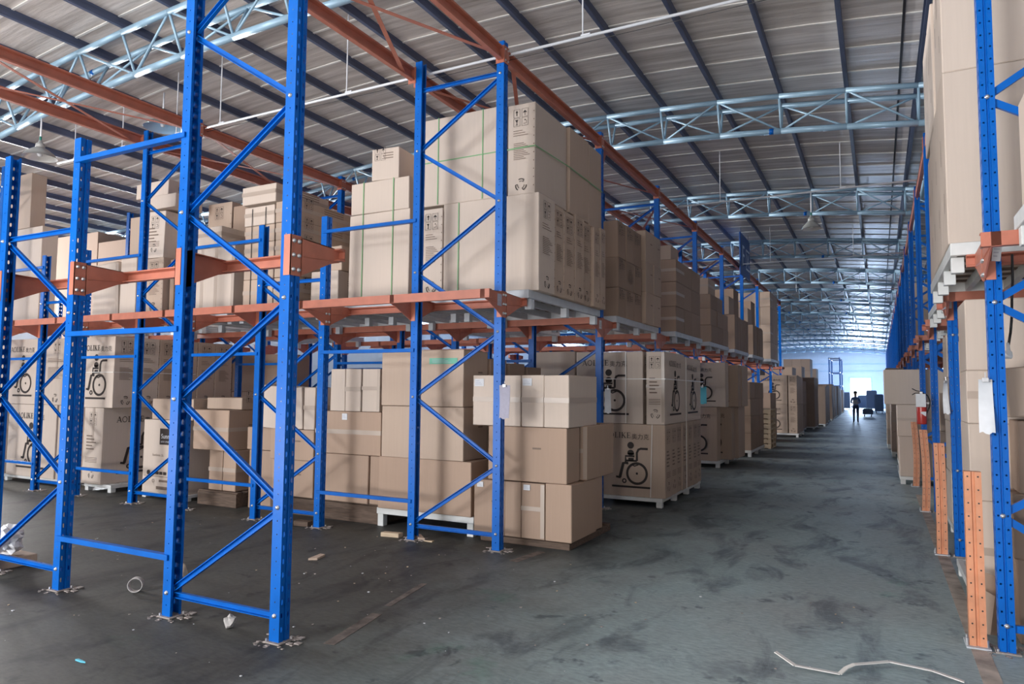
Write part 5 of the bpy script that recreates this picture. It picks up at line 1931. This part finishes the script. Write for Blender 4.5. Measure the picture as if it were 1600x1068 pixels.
def debris():
    # tape core ring
    m = MB()
    R = 0.062
    v, f = [], []
    n = 28
    for i in range(n):
        a = 2*PI*i/n
        for r, x in ((R, -0.03), (R, 0.03), (R-.006, 0.03), (R-.006, -0.03)):
            v.append((x, r*math.cos(a), R+r*math.sin(a)))
    for i in range(n):
        for q in range(4):
            f.append((i*4+q, i*4+(q+1) % 4, ((i+1) % n)*4+(q+1) % 4, ((i+1) % n)*4+q))
    m.add(v, f, 'grey_paper')
    tag(link('tape_core', fixn(m.mesh('tape_core', True)), loc=(-2.05, -2.95, 0), rot=(0, 0, -0.9)), 'empty white tape roll core lying on the floor between the front posts', 'tape core')

    def crumple(name, loc, s, key, lab, cat, sub=2, flat=1.0, seed=1):
        q = random.Random(seed)
        bm = bmesh.new()
        bmesh.ops.create_icosphere(bm, subdivisions=sub, radius=1)
        for vv in bm.verts:
            k = q.uniform(0.6, 1.1)
            vv.co = Vector((vv.co.x*s[0]*k, vv.co.y*s[1]*k, vv.co.z*s[2]*k*flat))
        z = min(vv.co.z for vv in bm.verts)
        for vv in bm.verts:
            vv.co.z -= z
        me = bpy.data.meshes.new(name)
        bm.to_mesh(me)
        bm.free()
        me.materials.append(M[key])
        tag(link(name, me, loc=loc), lab, cat)
        return me
    crumple('crumpled_paper', (-0.58, -3.2, 0), (0.05, 0.05, 0.055), 'grey_paper', 'crumpled grey white paper cup near the foot of the nearest post', 'litter', 2, 1.0, 3)
    crumple('plastic_bag', (-4.02, -3.0, 0.10), (0.20, 0.16, 0.16), 'plastic_film', 'white plastic bag lying on a box at the left edge', 'bag', 3, 1.0, 5)

    def scrap(name, loc, pts, th, key, lab, cat, rot=(0, 0, 0)):
        m = MB()
        m.prism(pts, 0, th, key)
        tag(link(name, fixn(m.mesh(name)), loc=loc, rot=rot), lab, cat)
    carton(-4.30, -3.83, -3.15, -2.80, 0.0, 0.10, 'low open carton under the white plastic bag at the left edge', 'floor litter', 'carton')
    scrap('cardboard_scrap', (-1.24, -3.12, 0.22), [(-.03, 0), (.04, 0), (.05, .08), (.02, .15), (-.03, .17)], 0.012, 'pale_wood', 'pale cardboard scrap stuck in the base of nearest frame', 'cardboard scrap', (PI/2-.1, 0, 0.3))
    scrap('cardboard_scrap', (-1.55, -1.25, 0), [(-.05, -.10), (.04, -.08), (.06, .10), (0, .12)], 0.02, 'carton', 'small cardboard scrap on the open floor of the first bay', 'cardboard scrap', (0, 0, .4))
    scrap('plastic_scrap', (-0.9, -4.12, 0), [(-.045, -.006), (.02, -.009), (.055, 0), (.02, .006), (-.035, .010)], 0.010, 'cyan_card', 'little blue plastic scrap on the floor in front', 'plastic scrap')
    scrap('cardboard_scrap', (-1.52, 0.02, 0), [(-.14, -.03), (.10, -.04), (.12, .04), (-.12, .05)], 0.05, 'pale_wood', 'folded cardboard scrap left of the second row post foot', 'cardboard scrap', (0, 0, .2))
    scrap('cardboard_scrap', (-1.16, 0.06, 0), [(-.10, -.04), (.05, -.03), (.10, .03), (-.05, .05)], 0.04, 'carton', 'broken cardboard scrap right of the second row post foot', 'cardboard scrap', (0, 0.15, -.5))
    scrap('cardboard_scrap', (-0.98, 0.02, 0), [(-.06, -.02), (.06, -.03), (.05, .03)], 0.012, 'pale_wood', 'thin chip of cardboard on the floor by the second row frame', 'cardboard scrap')
    scrap('brick', (-2.95, 0.0, 0), [(-.11, -.05), (.11, -.05), (.11, .05), (-.11, .05)], 0.06, 'wood', 'old brick lying beside the short frame foot', 'brick', (0, 0, .1))
    # pale plastic strip on the floor
    pts = [(3.12, -1.93, 0.07), (3.246, -2.0, 0.03), (3.508, -1.96, 0.012), (3.545, -1.88, 0.03), (3.588, -1.84, 0.045), (3.79, -1.69, 0.05), (4.03, -1.68, 0.035), (4.20, -1.71, 0.008)]
    m = MB()
    for a, b in zip(pts, pts[1:]):
        m.bar(a, b, [(-0.014, 0), (0.014, 0), (0.014, 0.006), (-0.014, 0.006)], 'white_strap')
    tag(link('plastic_strip', m.mesh('plastic_strip')), 'long bent cream plastic strip lying on the floor at the right', 'plastic strip')
    # crumbs and dust
    q = random.Random(11)
    m = MB()
    for i in range(150):
        x, y = q.uniform(-5, 3.6), q.uniform(-4.2, 0.2)
        w = q.uniform(0.002, 0.009)
        m.rbox(x-w, x+w*q.uniform(.6, 1.6), y-w, y+w, 0, w*.6, 0.0008, q.choice(('paper', 'concrete_chip', 'concrete_chip', 'pale_wood')), 0.001)
    tag(link('floor_crumbs', m.mesh('floor_crumbs')), 'tiny crumbs and chips scattered over the floor', 'crumbs', kind='stuff')


debris()


# ------------------------------------------------------------------ the walking person and the things by the far door
def person():
    H = 1.88
    s = H/1.78
    sk = [  # name, parent, (x, y, z), radius
        ('pelvis', None, (0, 0, .95), .135), ('waist', 'pelvis', (0, .0, 1.08), .13), ('chest', 'waist', (0, 0, 1.28), .15), ('neck0', 'chest', (0, .01, 1.46), .075),
        ('neck', 'neck0', (0, 0, 1.53), .055), ('jaw', 'neck', (0, -.02, 1.60), .078), ('skull', 'jaw', (0, -.005, 1.68), .095), ('top', 'skull', (0, .01, 1.755), .06)]
    for q, n in ((-1, 'l'), (1, 'r')):
        sk += [('sh'+n, 'chest', (q*.165, .01, 1.42), .07), ('el'+n, 'sh'+n, (q*.235, .03, 1.14), .05), ('wr'+n, 'el'+n, (q*.10, -.20, 1.12), .034), ('pa'+n, 'wr'+n, (q*.05, -.27, 1.14), .036)]
        for k in range(4):
            sk += [('f%s%d' % (n, k), 'pa'+n, (q*(.03-.006*k), -.31-.004*k, 1.165-.018*k), .011), ('g%s%d' % (n, k), 'f%s%d' % (n, k), (q*(.005-.008*k), -.325, 1.165-.018*k), .009)]
        sk += [('t'+n, 'pa'+n, (q*.03, -.27, 1.185), .012)]
        st = -.10 if q < 0 else .12
        sk += [('hi'+n, 'pelvis', (q*.085, .0, .88), .10), ('kn'+n, 'hi'+n, (q*.10, st*.5-.03, .50), .065), ('an'+n, 'kn'+n, (q*.10, st, .10), .045), ('to'+n, 'an'+n, (q*.115, st-.15, .04), .04)]
    idx = {a[0]: i for i, a in enumerate(sk)}
    me = bpy.data.meshes.new('person_body')
    me.from_pydata([tuple(c*s for c in a[2]) for a in sk], [(idx[a[1]], i) for i, a in enumerate(sk) if a[1]], [])
    o = bpy.data.objects.new('person', me)
    COL.objects.link(o)
    md = o.modifiers.new('skin', 'SKIN')
    for i, a in enumerate(sk):
        me.skin_vertices[0].data[i].radius = (a[3]*s, a[3]*s*(0.72 if a[0] in ('chest', 'waist', 'pelvis') else 1))
    me.skin_vertices[0].data[0].use_root = True
    o.modifiers.new('sub', 'SUBSURF').levels = 1
    dg = bpy.context.evaluated_depsgraph_get()
    body = bpy.data.meshes.new_from_object(o.evaluated_get(dg))
    bpy.data.objects.remove(o)
    for k in ('skin', 'shirt', 'jeans', 'rubber'):
        body.materials.append(M[k])
    for p in body.polygons:
        c = p.center/s
        p.use_smooth = True
        p.material_index = 0
        if c.z < 0.09:
            p.material_index = 3
        elif c.z < 0.98:
            p.material_index = 2
        elif c.z < 1.50 and not (c.y < -.14):
            p.material_index = 1
    loc = (2.50, 40.2, 0)
    o = link('person', body, loc=loc)
    z0 = min(v.co.z for v in body.vertices)
    for v in body.vertices:
        v.co.z -= z0
    # face and hair as children
    m = MB()
    for q in (-1, 1):
        m.lathe([(0.0, -.008), (.009, -.004), (.011, 0), (.009, .004), (0, .008)], 'rubber', 8, Matrix.Translation((q*.034*s, -.098*s, 1.685*s)))
        m.rbox(q*.094*s-.012, q*.094*s+.012, -.01, .02, 1.65*s, 1.70*s, .004, 'skin')
    m.add([(-.012, -.10*s, 1.645*s), (.012, -.10*s, 1.645*s), (0, -.128*s, 1.645*s), (0, -.102*s, 1.69*s)], [(0, 1, 2), (0, 2, 3), (2, 1, 3)], 'skin')
    m.rbox(-.025, .025, -.105*s, -.09*s, 1.607*s, 1.615*s, .002, 'red')
    link('face', m.mesh('face'), o, (0, 0, -z0))
    m = MB()
    m.lathe([(0.100*s, 0), (.106*s, .03), (.09*s, .085), (.05*s, .115), (0, .12)], 'hair', 16, Matrix.Translation((0, .02*s, 1.69*s)))
    link('hair', fixn(m.mesh('hair', True)), o, (0, 0, -z0))
    tag(o, 'person in blue shirt and dark jeans walking down the aisle holding papers', 'person')
    m = MB()
    m.rbox(-.11, .11, -.355*s, -.345*s, 1.06*s, 1.30*s, .002, 'paper')
    tag(link('clipboard', m.mesh('clipboard'), loc=(loc[0], loc[1], -z0)), 'pale papers held by the walking person', 'papers')


person()


def far_end():
    def cart(loc, w, d, h, lab):
        root = empty('machine', loc)
        m = MB()
        m.rbox(-w/2, w/2, -d/2, d/2, 0.18, h, .03, 'dark_plastic')
        link('body', m.mesh('machine_body'), root)
        for a in (-w/2+.12, w/2-.12):
            for b in (-d/2+.1, d/2-.1):
                m = MB()
                m.tube((a-.03, b, .1), (a+.03, b, .1), .1, 'rubber', 12)
                link('wheel', m.mesh('wheel'), root)
        m = MB()
        m.rbox(-w/2+.05, w/2-.05, -d/2+.03, d/2-.05, h, h+.06, .02, 'purlin')
        link('lid', m.mesh('lid'), root)
        tag(root, lab, 'machine', 'machines by the far door')
    cart((0.75, 73, 0), 0.8, 1.0, 1.75, 'dark cabinet machine left of the far doorway')
    cart((2.2, 76, 0), 0.9, 0.9, 1.45, 'dark cabinet machine standing in the far doorway')
    cart((3.1, 72, 0), 0.95, 1.0, 1.95, 'tall dark cabinet machine right of the far doorway')
    cart((3.75, 62, 0), 0.7, 0.8, 1.6, 'dark machine against the right racks far down the aisle')
    cart((3.0, 52, 0), 0.7, 0.5, 0.55, 'low dark trolley beside the walking person')
    for n, (x, y) in enumerate(((-0.3, 64.0), (-0.3, 68.0))):
        m = MB()
        for a in (0, 0.9):
            for b in (0, 1.4):
                m.tube((a, b, 0), (a, b, 5.0), .035, 'blue', 8)
        for z in (1.2, 2.4, 3.6, 4.9):
            m.tube((0, 0, z), (0.9, 0, z), .025, 'blue', 6)
            m.tube((0, 1.4, z), (0.9, 1.4, z), .025, 'blue', 6)
            m.tube((0.9, 0, z), (0.9, 1.4, z), .025, 'blue', 6)
            m.tube((0, 0, z), (0, 1.4, z), .025, 'blue', 6)
        root = empty('access_tower', (x, y, 0))
        link('tower_frame', m.mesh('tower_frame'), root)
        m = MB()
        m.rbox(-.05, .95, -.05, 1.45, 4.9, 4.95, .004, 'wood')
        link('platform', m.mesh('platform'), root)
        tag(root, '%s slim blue tube tower near the end wall' % ('nearer', 'farther')[n], 'tower', 'towers by the end wall')


far_end()

tag(link('stacked_cartons', fixn(REST.mesh('stacked_cartons'))), 'shaded cartons filling the depth of the racks and the far stacks', 'cartons', kind='stuff')
